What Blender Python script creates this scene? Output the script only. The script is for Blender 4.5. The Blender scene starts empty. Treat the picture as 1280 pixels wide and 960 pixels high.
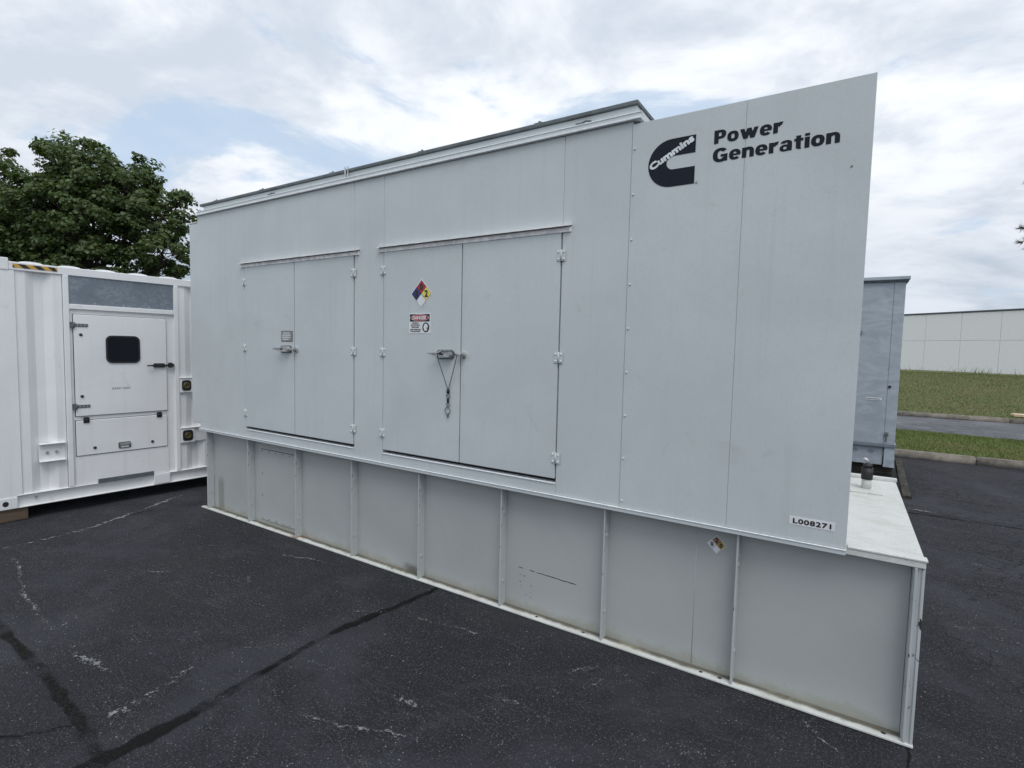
import bpy, bmesh, math, random
import numpy as np
from mathutils import Vector, Matrix

random.seed(7)
rng = np.random.default_rng(7)
scene = bpy.context.scene
COL = scene.collection

# ------------------------------------------------------------------ camera
cam_data = bpy.data.cameras.new('camera')
cam = bpy.data.objects.new('camera', cam_data)
COL.objects.link(cam)
cam_data.sensor_width = 36.0
cam_data.lens = 659.585 / 1280 * 36.0
cam_data.clip_start = 0.05
cam_data.clip_end = 3000
cam.matrix_world = Matrix(((0.84342197, -0.05524285, 0.53440398, 0.0),
                           (0.53675785, 0.04400553, -0.84258799, -2.94713),
                           (0.02303023, 0.99750275, 0.06676726, 1.8),
                           (0, 0, 0, 1)))
scene.camera = cam

# ------------------------------------------------------------------ world: bright broken overcast
SUN_ELEV, SUN_AZ = math.radians(60), math.radians(135)      # azimuth clockwise from +Y
world = bpy.data.worlds.new('World')
scene.world = world
world.use_nodes = True
wt = world.node_tree
wt.nodes.clear()


class N:
    """small node helper"""
    def __init__(self, tree):
        self.t = tree

    def n(self, kind, **kw):
        nd = self.t.nodes.new(kind)
        for k, v in kw.items():
            setattr(nd, k, v)
        return nd

    def put(self, sock, v):
        if hasattr(v, 'is_output'):
            self.t.links.new(v, sock)
        elif v is not None:
            if getattr(sock, 'type', '') == 'RGBA' and not hasattr(v, '__len__'):
                v = (v, v, v, 1)
            elif getattr(sock, 'type', '') == 'RGBA' and len(v) == 3:
                v = (*v, 1)
            sock.default_value = v

    def math(self, op, a, b=None, c=None, clamp=False):
        nd = self.n('ShaderNodeMath', operation=op, use_clamp=clamp)
        self.put(nd.inputs[0], a)
        if b is not None: self.put(nd.inputs[1], b)
        if c is not None: self.put(nd.inputs[2], c)
        return nd.outputs[0]

    def ramp(self, x, lo, hi, a=0.0, b=1.0, smooth=True):
        nd = self.n('ShaderNodeMapRange', clamp=True)
        nd.interpolation_type = 'SMOOTHSTEP' if smooth else 'LINEAR'
        self.put(nd.inputs[0], x)
        for i, v in enumerate((lo, hi, a, b)):
            self.put(nd.inputs[1 + i], v)
        return nd.outputs[0]

    def mix(self, f, a, b, mode='MIX'):
        nd = self.n('ShaderNodeMix', data_type='RGBA', blend_type=mode)
        self.put(nd.inputs['Factor'], f)
        self.put(nd.inputs['A'] if False else nd.inputs[6], a)
        self.put(nd.inputs[7], b)
        return nd.outputs[2]

    def noise(self, vec, scale, detail=4, rough=0.5, dist=0.0):
        nd = self.n('ShaderNodeTexNoise')
        if vec is not None: self.put(nd.inputs['Vector'], vec)
        self.put(nd.inputs['Scale'], scale)
        self.put(nd.inputs['Detail'], detail)
        self.put(nd.inputs['Roughness'], rough)
        self.put(nd.inputs['Distortion'], dist)
        return nd.outputs['Fac']

    def voronoi(self, vec, scale, feature='F1', out='Distance', rand=1.0):
        nd = self.n('ShaderNodeTexVoronoi', feature=feature)
        if vec is not None: self.put(nd.inputs['Vector'], vec)
        self.put(nd.inputs['Scale'], scale)
        self.put(nd.inputs['Randomness'], rand)
        return nd.outputs[out]

    def mapping(self, vec, scale=(1, 1, 1), loc=(0, 0, 0), rot=(0, 0, 0)):
        nd = self.n('ShaderNodeMapping')
        self.put(nd.inputs['Vector'], vec)
        nd.inputs['Scale'].default_value = scale
        nd.inputs['Location'].default_value = loc
        nd.inputs['Rotation'].default_value = rot
        return nd.outputs[0]

    def sep(self, vec):
        nd = self.n('ShaderNodeSeparateXYZ')
        self.put(nd.inputs[0], vec)
        return nd.outputs

    def comb(self, x, y, z):
        nd = self.n('ShaderNodeCombineXYZ')
        for i, v in enumerate((x, y, z)): self.put(nd.inputs[i], v)
        return nd.outputs[0]


w = N(wt)
tc = w.n('ShaderNodeTexCoord')
dx, dy, dz = w.sep(tc.outputs['Generated'])
zc = w.math('MAXIMUM', dz, 0.0)
den = w.math('ADD', zc, 0.16)
uv = w.comb(w.math('DIVIDE', dx, den), w.math('DIVIDE', dy, den), 0.0)
uv = w.mapping(uv, loc=(5.6, -2.2, 0.0))
sky = w.n('ShaderNodeTexSky', sky_type='NISHITA')
sky.sun_disc = False
sky.sun_elevation = SUN_ELEV
sky.sun_rotation = SUN_AZ
sky.air_density = 1.0
sky.dust_density = 1.5
n1 = w.noise(uv, 0.95, 9, 0.58, 0.45)
n2 = w.noise(w.mapping(uv, loc=(7.3, 2.2, 1.0)), 0.55, 7, 0.55, 0.5)
n3 = w.noise(w.mapping(uv, loc=(1.3, 9.2, 4.0)), 2.4, 8, 0.6, 0.3)
cover = w.ramp(n1, 0.385, 0.50)
shade = w.ramp(w.math('ADD', w.math('MULTIPLY', n2, 0.6), w.math('MULTIPLY', n3, 0.4)), 0.41, 0.56)
cloud = w.mix(shade, (6.6, 7.3, 8.3), (10.2, 10.5, 11.0))
low = w.ramp(zc, 0.0, 0.34)
haze_c = w.mix(w.ramp(n2, 0.35, 0.62), (3.7, 4.5, 5.5), (7.3, 7.9, 8.8))
cloud = w.mix(low, haze_c, cloud)
# the blue that shows through the thin places is itself veiled by high haze
blue = w.mix(0.72, sky.outputs[0], (6.4, 8.1, 10.2))
skyc = w.mix(w.ramp(cover, 0, 1, 0.18, 1.0), blue, cloud)
bg = w.n('ShaderNodeBackground')
wt.links.new(skyc, bg.inputs['Color'])
bg.inputs['Strength'].default_value = 0.1
wo = w.n('ShaderNodeOutputWorld')
wt.links.new(bg.outputs[0], wo.inputs['Surface'])

# ------------------------------------------------------------------ sun (veiled by cloud)
sun_data = bpy.data.lights.new('sun', 'SUN')
sun = bpy.data.objects.new('sun', sun_data)
COL.objects.link(sun)
sun_data.energy = 1.5
sun_data.angle = math.radians(30)
sun_data.color = (1.0, 0.985, 0.96)
sd = Vector((math.sin(SUN_AZ) * math.cos(SUN_ELEV), math.cos(SUN_AZ) * math.cos(SUN_ELEV), math.sin(SUN_ELEV)))
sun.rotation_euler = (-sd).to_track_quat('-Z', 'Y').to_euler()
sun.location = (0, -20, 40)

vs = scene.view_settings
vs.view_transform = 'Standard'
vs.look = 'None'
vs.exposure = 0.0
vs.gamma = 1.0
vs.use_curve_mapping = False
scene.cycles.use_denoising = True
scene.cycles.denoiser = 'OPENIMAGEDENOISE'
scene.cycles.denoising_input_passes = 'RGB_ALBEDO_NORMAL'
scene.cycles.denoising_prefilter = 'ACCURATE'
scene.cycles.max_bounces = 6

# ------------------------------------------------------------------ materials


def new_mat(name):
    m = bpy.data.materials.new(name)
    m.use_nodes = True
    t = m.node_tree
    b = t.nodes['Principled BSDF']
    return m, N(t), b


def obj_vec(s):
    return s.n('ShaderNodeTexCoord').outputs['Object']


def bump(s, b, height, strength, distance):
    nd = s.n('ShaderNodeBump')
    nd.inputs['Strength'].default_value = strength
    nd.inputs['Distance'].default_value = distance
    s.put(nd.inputs['Height'], height)
    s.t.links.new(nd.outputs[0], b.inputs['Normal'])


def plain(name, col, rough=0.5, metal=0.0, var=0.12, scale=20):
    m, s, b = new_mat(name)
    v = obj_vec(s)
    n = s.noise(v, scale, 5, 0.6)
    s.put(b.inputs['Base Color'], s.mix(s.ramp(n, 0.3, 0.7), tuple(c * (1 - var) for c in col), tuple(min(1, c * (1 + var)) for c in col)))
    b.inputs['Roughness'].default_value = rough
    b.inputs['Metallic'].default_value = metal
    return m


def paint(name, col, rough=0.42, grime=0.25, streak=0.3, speck=0.3, warm=(0.30, 0.27, 0.21), bump_s=0.25):
    """factory paint on sheet steel: faint mottling, rain streaks, orange peel, grime flecks"""
    m, s, b = new_mat(name)
    v = obj_vec(s)
    big = s.noise(v, 1.1, 5, 0.6, 0.4)
    st = s.noise(s.mapping(v, scale=(9, 9, 0.35)), 2.0, 6, 0.6)
    fine = s.noise(v, 80, 4, 0.7)
    c = s.mix(s.ramp(big, 0.3, 0.7), tuple(x * 0.94 for x in col), tuple(min(1, x * 1.04) for x in col))
    c = s.mix(s.math('MULTIPLY', s.ramp(st, 0.52, 0.74), streak), c, (col[0] * 0.81, col[1] * 0.80, col[2] * 0.79))
    sm = s.noise(s.mapping(v, scale=(2.2, 2.2, 1.1), rot=(0, 0.5, 0)), 2.6, 4, 0.5, 2.2)
    sm2 = s.noise(v, 1.4, 3, 0.5)
    c = s.mix(s.math('MULTIPLY', s.math('MULTIPLY', s.ramp(sm, 0.64, 0.70), s.ramp(sm2, 0.52, 0.66)), 0.22), c, tuple(x * 0.70 for x in col))
    c = s.mix(s.math('MULTIPLY', s.ramp(fine, 0.45, 0.70), speck * 0.5), c, tuple(x * 0.80 for x in col))
    gr = s.math('MULTIPLY', s.ramp(s.noise(v, 4.2, 8, 0.7, 0.8), 0.60, 0.74), grime)
    c = s.mix(gr, c, tuple(a * 0.55 + x * 0.35 for a, x in zip(warm, col)))
    s.put(b.inputs['Base Color'], c)
    s.put(b.inputs['Roughness'], s.ramp(s.noise(v, 7, 5, 0.6), 0.3, 0.7, rough - 0.06, rough + 0.12))
    wav = s.noise(v, 2.6, 2, 0.5)
    h = s.math('ADD', s.math('MULTIPLY', fine, 0.10), s.math('MULTIPLY', wav, 2.6))
    bump(s, b, h, bump_s, 0.006)
    return m


M = {}
M['grey'] = paint('grey_enclosure_paint', (0.556, 0.598, 0.604), grime=0.3, speck=0.55, streak=0.28)
M['grey_door'] = paint('grey_door_paint', (0.553, 0.598, 0.607), grime=0.3, speck=0.55, streak=0.25)
M['grey_tank'] = paint('grey_tank_paint', (0.44, 0.47, 0.475), rough=0.45, grime=0.35)
M['white'] = paint('white_container_paint', (0.84, 0.84, 0.845), rough=0.45, grime=0.28, streak=0.28, speck=0.3)
M['gap'] = plain('dark_gap', (0.02, 0.02, 0.022), 0.8)
M['seam'] = plain('inner_frame_paint', (0.40, 0.43, 0.44), 0.6)
M['alu'] = plain('brushed_aluminium', (0.80, 0.78, 0.78), 0.40, 0.0, 0.20, 16)
M['steel'] = plain('zinc_hardware', (0.55, 0.55, 0.55), 0.35, 0.7, 0.25, 60)
M['hinge'] = plain('painted_hinge', (0.60, 0.65, 0.67), 0.4, 0.0, 0.08, 60)
M['bright'] = plain('bright_folded_edge', (0.80, 0.82, 0.84), 0.35, 0.0, 0.1, 40)
M['dark'] = plain('black_rubber', (0.018, 0.018, 0.02), 0.55)
M['darkgrey'] = plain('dark_grey_flashing', (0.13, 0.15, 0.155), 0.6, 0.2, 0.2, 12)
M['navy'] = plain('navy_decal', (0.012, 0.016, 0.027), 0.7, 0, 0.15, 12)
M['navy'].node_tree.nodes['Principled BSDF'].inputs['Specular IOR Level'].default_value = 0.2
M['decal_light'] = plain('light_decal', (0.70, 0.74, 0.76), 0.5)
M['sticker'] = plain('white_sticker', (0.74, 0.75, 0.76), 0.4, 0, 0.06)
M['red'] = plain('red_print', (0.42, 0.03, 0.035), 0.4)
M['blue'] = plain('blue_print', (0.025, 0.035, 0.17), 0.4)
M['yellow'] = plain('yellow_print', (0.80, 0.68, 0.14), 0.4)
M['amber'] = plain('faded_amber_print', (0.45, 0.30, 0.08), 0.5)
M['tan'] = plain('faded_red_print', (0.30, 0.19, 0.12), 0.5)
M['black'] = plain('black_print', (0.014, 0.014, 0.016), 0.4)
M['brass'] = plain('brass_socket', (0.22, 0.17, 0.07), 0.45, 0.6, 0.3, 80)
M['hazard_y'] = plain('hazard_yellow', (0.62, 0.36, 0.06), 0.5)
M['cord'] = plain('black_cord', (0.015, 0.015, 0.015), 0.7)


def galv_mat():
    m, s, b = new_mat('galvanised_sheet')
    v = obj_vec(s)
    cell = s.n('ShaderNodeTexVoronoi')
    s.put(cell.inputs['Vector'], v)
    cell.inputs['Scale'].default_value = 45
    sp = s.sep(cell.outputs['Color'])[0]
    bl = s.noise(v, 3.0, 4, 0.6)
    c = s.mix(sp, (0.21, 0.25, 0.29), (0.30, 0.34, 0.385))
    c = s.mix(s.ramp(bl, 0.4, 0.7), c, (0.19, 0.225, 0.265))
    s.put(b.inputs['Base Color'], c)
    b.inputs['Metallic'].default_value = 0.45
    b.inputs['Roughness'].default_value = 0.42
    return m


M['galv'] = galv_mat()


def unit_mat():
    """weathered blue-grey paint with pale oxidised rub marks"""
    m, s, b = new_mat('weathered_blue_grey_paint')
    v = obj_vec(s)
    a = s.noise(s.mapping(v, rot=(0, 0.7, 0), scale=(1.0, 1, 2.4)), 2.3, 8, 0.62, 1.6)
    d = s.noise(v, 5.0, 7, 0.65, 0.6)
    c = s.mix(s.ramp(a, 0.34, 0.70), (0.325, 0.37, 0.415), (0.43, 0.48, 0.52))
    c = s.mix(s.math('MULTIPLY', s.ramp(d, 0.55, 0.68), 0.35), c, (0.27, 0.315, 0.37))
    s.put(b.inputs['Base Color'], c)
    b.inputs['Roughness'].default_value = 0.55
    bump(s, b, d, 0.1, 0.004)
    return m


M['unit'] = unit_mat()


def flange_mat():
    """bottom flange / tank top: chalky off-white paint, dirt settled against the plate, one rusty spot"""
    m, s, b = new_mat('chalky_offwhite_paint')
    v = obj_vec(s)
    n = s.noise(v, 9, 8, 0.7, 0.5)
    f = s.noise(v, 75, 4, 0.7)
    c = s.mix(s.ramp(n, 0.35, 0.7), (0.66, 0.67, 0.645), (0.58, 0.585, 0.55))
    c = s.mix(s.math('MULTIPLY', s.ramp(f, 0.52, 0.70), 0.38), c, (0.34, 0.34, 0.32))
    x, y, z = s.sep(v)
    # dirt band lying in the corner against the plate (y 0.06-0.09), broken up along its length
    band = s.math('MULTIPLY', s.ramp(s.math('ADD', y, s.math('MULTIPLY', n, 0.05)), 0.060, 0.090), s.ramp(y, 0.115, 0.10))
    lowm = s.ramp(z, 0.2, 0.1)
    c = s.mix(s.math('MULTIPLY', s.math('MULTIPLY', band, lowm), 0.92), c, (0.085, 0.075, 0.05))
    rx = s.math('ABSOLUTE', s.math('ADD', x, 1.45))
    rust = s.math('MULTIPLY', s.math('MULTIPLY', s.ramp(rx, 0.12, 0.02), lowm), s.ramp(n, 0.38, 0.5))
    c = s.mix(s.math('MULTIPLY', rust, 0.8), c, (0.20, 0.105, 0.05))
    moss = s.math('MULTIPLY', s.ramp(s.noise(v, 3.2, 6, 0.7, 0.8), 0.52, 0.68), 0.35)
    c = s.mix(moss, c, (0.42, 0.41, 0.31))
    s.put(b.inputs['Base Color'], c)
    b.inputs['Roughness'].default_value = 0.6
    bump(s, b, s.math('ADD', n, s.math('MULTIPLY', f, 0.4)), 0.25, 0.004)
    return m


M['flange'] = flange_mat()


def stiff_mat():
    m, s, b = new_mat('chipped_grey_paint')
    v = obj_vec(s)
    x, y, z = s.sep(v)
    n = s.noise(s.mapping(v, scale=(1, 1, 0.55)), 24, 6, 0.65)
    big = s.noise(v, 2.0, 5, 0.6)
    c = s.mix(s.ramp(big, 0.35, 0.65), (0.43, 0.455, 0.455), (0.49, 0.515, 0.515))
    chip = s.math('MULTIPLY', s.ramp(n, 0.615, 0.635), s.ramp(y, 0.036, 0.026))
    c = s.mix(chip, c, (0.03, 0.028, 0.026))
    s.put(b.inputs['Base Color'], c)
    b.inputs['Roughness'].default_value = 0.5
    return m


M['stiff'] = stiff_mat()


def tank_mat():
    """tank plate: paint plus dried splash line and one tall damp stain"""
    m, s, b = new_mat('grey_tank_plate_paint')
    v = obj_vec(s)
    x, y, z = s.sep(v)
    big = s.noise(v, 1.3, 6, 0.6, 0.4)
    fine = s.noise(v, 60, 3, 0.6)
    c = s.mix(s.ramp(big, 0.3, 0.7), (0.378, 0.397, 0.392), (0.418, 0.437, 0.430))
    c = s.mix(s.math('MULTIPLY', s.ramp(fine, 0.6, 0.75), 0.18), c, (0.30, 0.33, 0.33))
    n = s.noise(v, 7, 7, 0.7, 0.6)
    splash = s.ramp(s.math('ADD', z, s.math('MULTIPLY', s.math('SUBTRACT', n, 0.5), 0.22)), 0.085, 0.02)
    c = s.mix(s.math('MULTIPLY', splash, 0.55), c, (0.30, 0.29, 0.22))
    stn = s.math('MULTIPLY', s.ramp(s.math('ABSOLUTE', s.math('ADD', x, 2.83)), 0.075, 0.03), s.ramp(s.math('ADD', z, s.math('MULTIPLY', n, 0.12)), 0.46, 0.36))
    c = s.mix(s.math('MULTIPLY', stn, 0.6), c, (0.19, 0.19, 0.165))
    st2 = s.math('MULTIPLY', s.ramp(s.math('ABSOLUTE', s.math('ADD', x, 0.06)), 0.16, 0.02), s.ramp(s.math('ADD', z, s.math('MULTIPLY', n, 0.05)), 0.12, 0.07))
    c = s.mix(s.math('MULTIPLY', st2, 0.75), c, (0.10, 0.09, 0.07))
    s.put(b.inputs['Base Color'], c)
    b.inputs['Roughness'].default_value = 0.45
    wav = s.noise(v, 2.2, 2, 0.5)
    bump(s, b, s.math('ADD', s.math('MULTIPLY', fine, 0.1), s.math('MULTIPLY', wav, 1.8)), 0.3, 0.006)
    return m


M['tank'] = tank_mat()


def asphalt_mat(name, base, chip=0.22, chips=1.0):
    m, s, b = new_mat(name)
    v = obj_vec(s)
    worn = s.noise(v, 0.7, 6, 0.65, 0.6)
    worn2 = s.noise(s.mapping(v, rot=(0, 0, 0.5), scale=(1, 1.8, 1)), 1.9, 8, 0.72, 1.2)
    fine = s.noise(v, 210, 3, 0.75)
    fine2 = s.noise(v, 85, 4, 0.7)
    mid = s.noise(v, 24, 6, 0.7)
    c = s.mix(s.ramp(worn, 0.3, 0.7), tuple(x * 0.80 for x in base), tuple(x * 1.25 for x in base))
    c = s.mix(s.ramp(fine, 0.30, 0.62), tuple(x * 0.30 for x in base), c)
    c = s.mix(s.math('MULTIPLY', s.ramp(fine2, 0.50, 0.66), 0.75), c, tuple(x * 3.2 for x in base))
    c = s.mix(s.math('MULTIPLY', s.ramp(mid, 0.52, 0.75), 0.35), c, tuple(x * 2.0 for x in base))
    patch = s.noise(s.mapping(v, loc=(4.4, 1.1, 0)), 0.9, 7, 0.68, 0.9)
    c = s.mix(s.math('MULTIPLY', s.ramp(patch, 0.46, 0.64), 0.55), c, tuple(x * 2.1 for x in base))
    # bare aggregate of mixed size where the sealer has worn through, in drifts
    hs = None
    for k, (sc, lo, hi, amt) in enumerate(((135, 0.975, 0.80, 0.85), (85, 0.992, 0.94, 0.85), (230, 0.950, 0.62, 0.85))):
        cell = s.n('ShaderNodeTexVoronoi')
        s.put(cell.inputs['Vector'], s.mapping(v, loc=(k * 1.7, k * 2.3, 0), rot=(0, 0, k * 0.7)))
        cell.inputs['Scale'].default_value = sc
        r, g, bl = s.sep(cell.outputs['Color'])
        thr = s.ramp(worn2, 0.38, 0.70, lo, hi)
        ag = s.math('MULTIPLY', s.math('GREATER_THAN', r, thr), s.ramp(cell.outputs['Distance'], s.ramp(g, 0, 1, 0.20, 0.50), 0.10))
        tone = s.mix(bl, (chip * 0.35, chip * 0.35, chip * 0.36), (chip * 1.3, chip * 1.28, chip * 1.24))
        c = s.mix(s.math('MULTIPLY', ag, amt * chips), c, tone)
        hs = cell.outputs['Distance'] if hs is None else hs
    # dragged scratches in several directions
    for k, (ang, sc) in enumerate(((0.35, 0.8), (1.25, 0.6), (-0.6, 0.9))):
        q = s.mapping(v, rot=(0, 0, ang), scale=(0.35, 5.5, 1), loc=(k * 3.7, k * 1.9, 0))
        ln = s.noise(q, sc * 2.2, 5, 0.62, 1.2)
        msk = s.noise(s.mapping(v, loc=(k * 5.1, 2, 0)), 1.5, 4, 0.6)
        lm = s.math('MULTIPLY', s.ramp(s.math('ABSOLUTE', s.math('SUBTRACT', ln, 0.5)), 0.012, 0.002), s.ramp(msk, 0.54, 0.64))
        lm = s.math('MULTIPLY', lm, s.ramp(fine, 0.48, 0.60))
        c = s.mix(s.math('MULTIPLY', lm, 0.6 * chips), c, (0.20, 0.20, 0.20))
    # fine alligator cracking where the surface has aged, east of the tank
    wv = s.n('ShaderNodeVectorMath', operation='ADD')
    s.put(wv.inputs[0], v)
    nz = s.n('ShaderNodeTexNoise')
    s.put(nz.inputs['Vector'], v); nz.inputs['Scale'].default_value = 7
    wsc = s.n('ShaderNodeVectorMath', operation='SCALE')
    s.put(wsc.inputs[0], nz.outputs['Color']); wsc.inputs['Scale'].default_value = 0.16
    s.put(wv.inputs[1], wsc.outputs[0])
    ed = s.voronoi(wv.outputs[0], 6.5, 'DISTANCE_TO_EDGE')
    X_, Y_, _z = s.sep(v)
    ckm = s.math('MULTIPLY', s.ramp(X_, 0.35, 0.9), s.ramp(s.noise(v, 0.9, 4, 0.6), 0.40, 0.56))
    ck = s.math('MULTIPLY', s.ramp(ed, 0.05, 0.012), ckm)
    c = s.mix(s.math('MULTIPLY', ck, 0.85), c, tuple(x * 0.18 for x in base))
    dust = s.math('MULTIPLY', s.ramp(s.noise(v, 0.55, 5, 0.6, 0.5), 0.50, 0.70), 0.40)
    c = s.mix(dust, c, (base[0] * 1.75, base[1] * 1.6, base[2] * 1.35))
    s.put(b.inputs['Base Color'], c)
    b.inputs['Roughness'].default_value = 0.85
    b.inputs['Specular IOR Level'].default_value = 0.3
    h = s.math('ADD', s.math('MULTIPLY', hs, 0.5), s.math('ADD', s.math('MULTIPLY', fine, 0.7), s.math('ADD', s.math('MULTIPLY', fine2, 0.9), s.math('MULTIPLY', mid, 0.6))))
    bump(s, b, h, 1.0, 0.012)
    return m


M['asphalt'] = asphalt_mat('sealed_asphalt', (0.029, 0.0295, 0.0355), 0.42)
M['road'] = asphalt_mat('road_asphalt', (0.125, 0.128, 0.138), 0.25, 0.3)


def tar_mat(name='crack_filler', col=(0.010, 0.0095, 0.0095), edge=0.55, gritk=2.2):
    """crack filler band; feathered, broken edge through a transparent mix driven by the strip's own uv"""
    m, s, b = new_mat(name)
    v = obj_vec(s)
    uvn = s.n('ShaderNodeTexCoord').outputs['UV']
    u, vv, _ = s.sep(uvn)
    n = s.noise(v, 14, 7, 0.7, 0.5)
    off = s.math('ABSOLUTE', s.math('SUBTRACT', vv, 0.5))
    a = s.ramp(s.math('ADD', s.math('MULTIPLY', off, 2.0), s.math('MULTIPLY', s.math('SUBTRACT', n, 0.5), 0.9)), edge + 0.35, edge - 0.05)
    brk = s.ramp(s.noise(v, 2.6, 5, 0.65), 0.38, 0.56, 0.10, 0.9)
    a = s.math('MULTIPLY', a, brk)
    b.inputs['Roughness'].default_value = 0.9
    b.inputs['Specular IOR Level'].default_value = 0.12
    grit = s.noise(v, 90, 3, 0.7)
    c = s.mix(s.ramp(grit, 0.5, 0.72), col, tuple(min(1, x * gritk) for x in col))
    s.put(b.inputs['Base Color'], c)
    s.put(b.inputs['Alpha'], a)
    bump(s, b, s.math('ADD', n, grit), 0.5, 0.004)
    return m


M['tar'] = tar_mat()
M['tar_brown'] = tar_mat('weathered_crack_filler', (0.011, 0.0105, 0.0095), 0.45, 4.0)


def scuff_mat(name, col, lo, hi, scale=62):
    m, s, b = new_mat(name)
    v = obj_vec(s)
    u, vv, _ = s.sep(s.n('ShaderNodeTexCoord').outputs['UV'])
    n = s.noise(v, scale, 5, 0.75)
    n2 = s.noise(v, 3.0, 3, 0.5)
    off = s.math('MULTIPLY', s.math('ABSOLUTE', s.math('SUBTRACT', vv, 0.5)), 2.0)
    ends = s.math('MULTIPLY', s.ramp(u, 0.0, 0.12), s.ramp(u, 1.0, 0.88))
    a = s.ramp(s.math('ADD', s.math('SUBTRACT', n, s.math('MULTIPLY', off, 0.30)), s.math('MULTIPLY', s.math('SUBTRACT', n2, 0.5), 0.6)), lo, hi)
    s.put(b.inputs['Alpha'], s.math('MULTIPLY', s.math('MULTIPLY', a, ends), s.ramp(off, 1.0, 0.75)))
    s.put(b.inputs['Base Color'], col)
    b.inputs['Roughness'].default_value = 0.9
    return m


M['scuff'] = scuff_mat('pale_scrape', (0.25, 0.25, 0.25), 0.50, 0.64)
M['chalk'] = scuff_mat('chalky_scrape', (0.24, 0.24, 0.24), 0.40, 0.60, 30)
M['scuff_d'] = scuff_mat('sparse_scrape', (0.22, 0.22, 0.22), 0.53, 0.68)


def concrete_mat(name, a, bcol, stain=0.5):
    m, s, b = new_mat(name)
    v = obj_vec(s)
    n = s.noise(v, 6, 8, 0.7, 0.4)
    f = s.noise(v, 60, 4, 0.7)
    c = s.mix(s.ramp(n, 0.35, 0.65), a, bcol)
    c = s.mix(s.math('MULTIPLY', s.ramp(f, 0.5, 0.75), stain), c, tuple(x * 0.5 for x in a))
    s.put(b.inputs['Base Color'], c)
    b.inputs['Roughness'].default_value = 0.9
    bump(s, b, s.math('ADD', n, f), 0.5, 0.01)
    return m


M['kerb'] = concrete_mat('weathered_kerb_concrete', (0.30, 0.265, 0.225), (0.16, 0.145, 0.12), 0.6)
M['wall'] = concrete_mat('pale_precast_panel', (0.88, 0.88, 0.885), (0.83, 0.83, 0.835), 0.08)
M['coping'] = plain('dark_metal_coping', (0.085, 0.095, 0.11), 0.5, 0.2)
M['joint'] = plain('wall_joint_sealant', (0.66, 0.66, 0.66), 0.8)


def soil_mat():
    m, s, b = new_mat('mown_turf')
    v = obj_vec(s)
    n = s.noise(s.mapping(v, scale=(0.5, 1.6, 1)), 1.4, 7, 0.65, 0.5)
    f = s.noise(v, 18, 6, 0.7)
    c = s.mix(s.ramp(n, 0.36, 0.64), (0.105, 0.130, 0.034), (0.150, 0.140, 0.056))
    c = s.mix(s.math('MULTIPLY', s.ramp(f, 0.45, 0.7), 0.6), c, (0.060, 0.068, 0.022))
    s.put(b.inputs['Base Color'], c)
    b.inputs['Roughness'].default_value = 0.95
    bump(s, b, f, 0.8, 0.05)
    return m


M['turf'] = soil_mat()


def blade_mat(name, cols):
    m, s, b = new_mat(name)
    geo = s.n('ShaderNodeNewGeometry')
    v = obj_vec(s)
    r = geo.outputs['Random Per Island']
    patch = s.noise(v, 0.9, 5, 0.6)
    c = s.mix(r, cols[0], cols[1])
    c = s.mix(s.math('MULTIPLY', s.ramp(patch, 0.45, 0.62), 0.6), c, cols[2])
    s.put(b.inputs['Base Color'], c)
    b.inputs['Roughness'].default_value = 0.7
    return m


M['grass'] = blade_mat('grass_blades', ((0.110, 0.170, 0.034), (0.180, 0.225, 0.058), (0.225, 0.200, 0.085)))
M['grass_far'] = blade_mat('bank_grass_blades', ((0.095, 0.130, 0.034), (0.150, 0.170, 0.055), (0.185, 0.150, 0.072)))


def leaf_mat(name, c0, c1, c2, trans=0.25):
    m, s, b = new_mat(name)
    r = s.n('ShaderNodeNewGeometry').outputs['Random Per Island']
    v = obj_vec(s)
    clump = s.noise(v, 0.9, 4, 0.5)
    c = s.mix(r, c0, c1)
    c = s.mix(s.math('MULTIPLY', s.ramp(clump, 0.45, 0.65), 0.6), c, c2)
    s.put(b.inputs['Base Color'], c)
    b.inputs['Roughness'].default_value = 0.48
    b.inputs['Specular IOR Level'].default_value = 0.55
    tr = s.n('ShaderNodeBsdfTranslucent')
    s.put(tr.inputs['Color'], s.mix(1.0, c, (0.9, 1.0, 0.5), 'MULTIPLY'))
    mx = s.n('ShaderNodeMixShader')
    mx.inputs[0].default_value = trans
    s.t.links.new(b.outputs[0], mx.inputs[1])
    s.t.links.new(tr.outputs[0], mx.inputs[2])
    s.t.links.new(mx.outputs[0], s.t.nodes['Material Output'].inputs['Surface'])
    return m


M['leaf'] = leaf_mat('maple_leaves', (0.056, 0.094, 0.028), (0.135, 0.185, 0.062), (0.090, 0.140, 0.042), 0.4)
M['needle'] = leaf_mat('pine_needles', (0.018, 0.030, 0.016), (0.035, 0.048, 0.024), (0.025, 0.038, 0.02), 0.1)


def bark_mat():
    m, s, b = new_mat('grey_brown_bark')
    v = obj_vec(s)
    n = s.noise(s.mapping(v, scale=(1, 1, 0.2)), 14, 7, 0.7, 0.5)
    s.put(b.inputs['Base Color'], s.mix(s.ramp(n, 0.35, 0.65), (0.045, 0.038, 0.031), (0.12, 0.105, 0.09)))
    b.inputs['Roughness'].default_value = 0.9
    bump(s, b, n, 0.8, 0.03)
    return m


M['bark'] = bark_mat()


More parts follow.
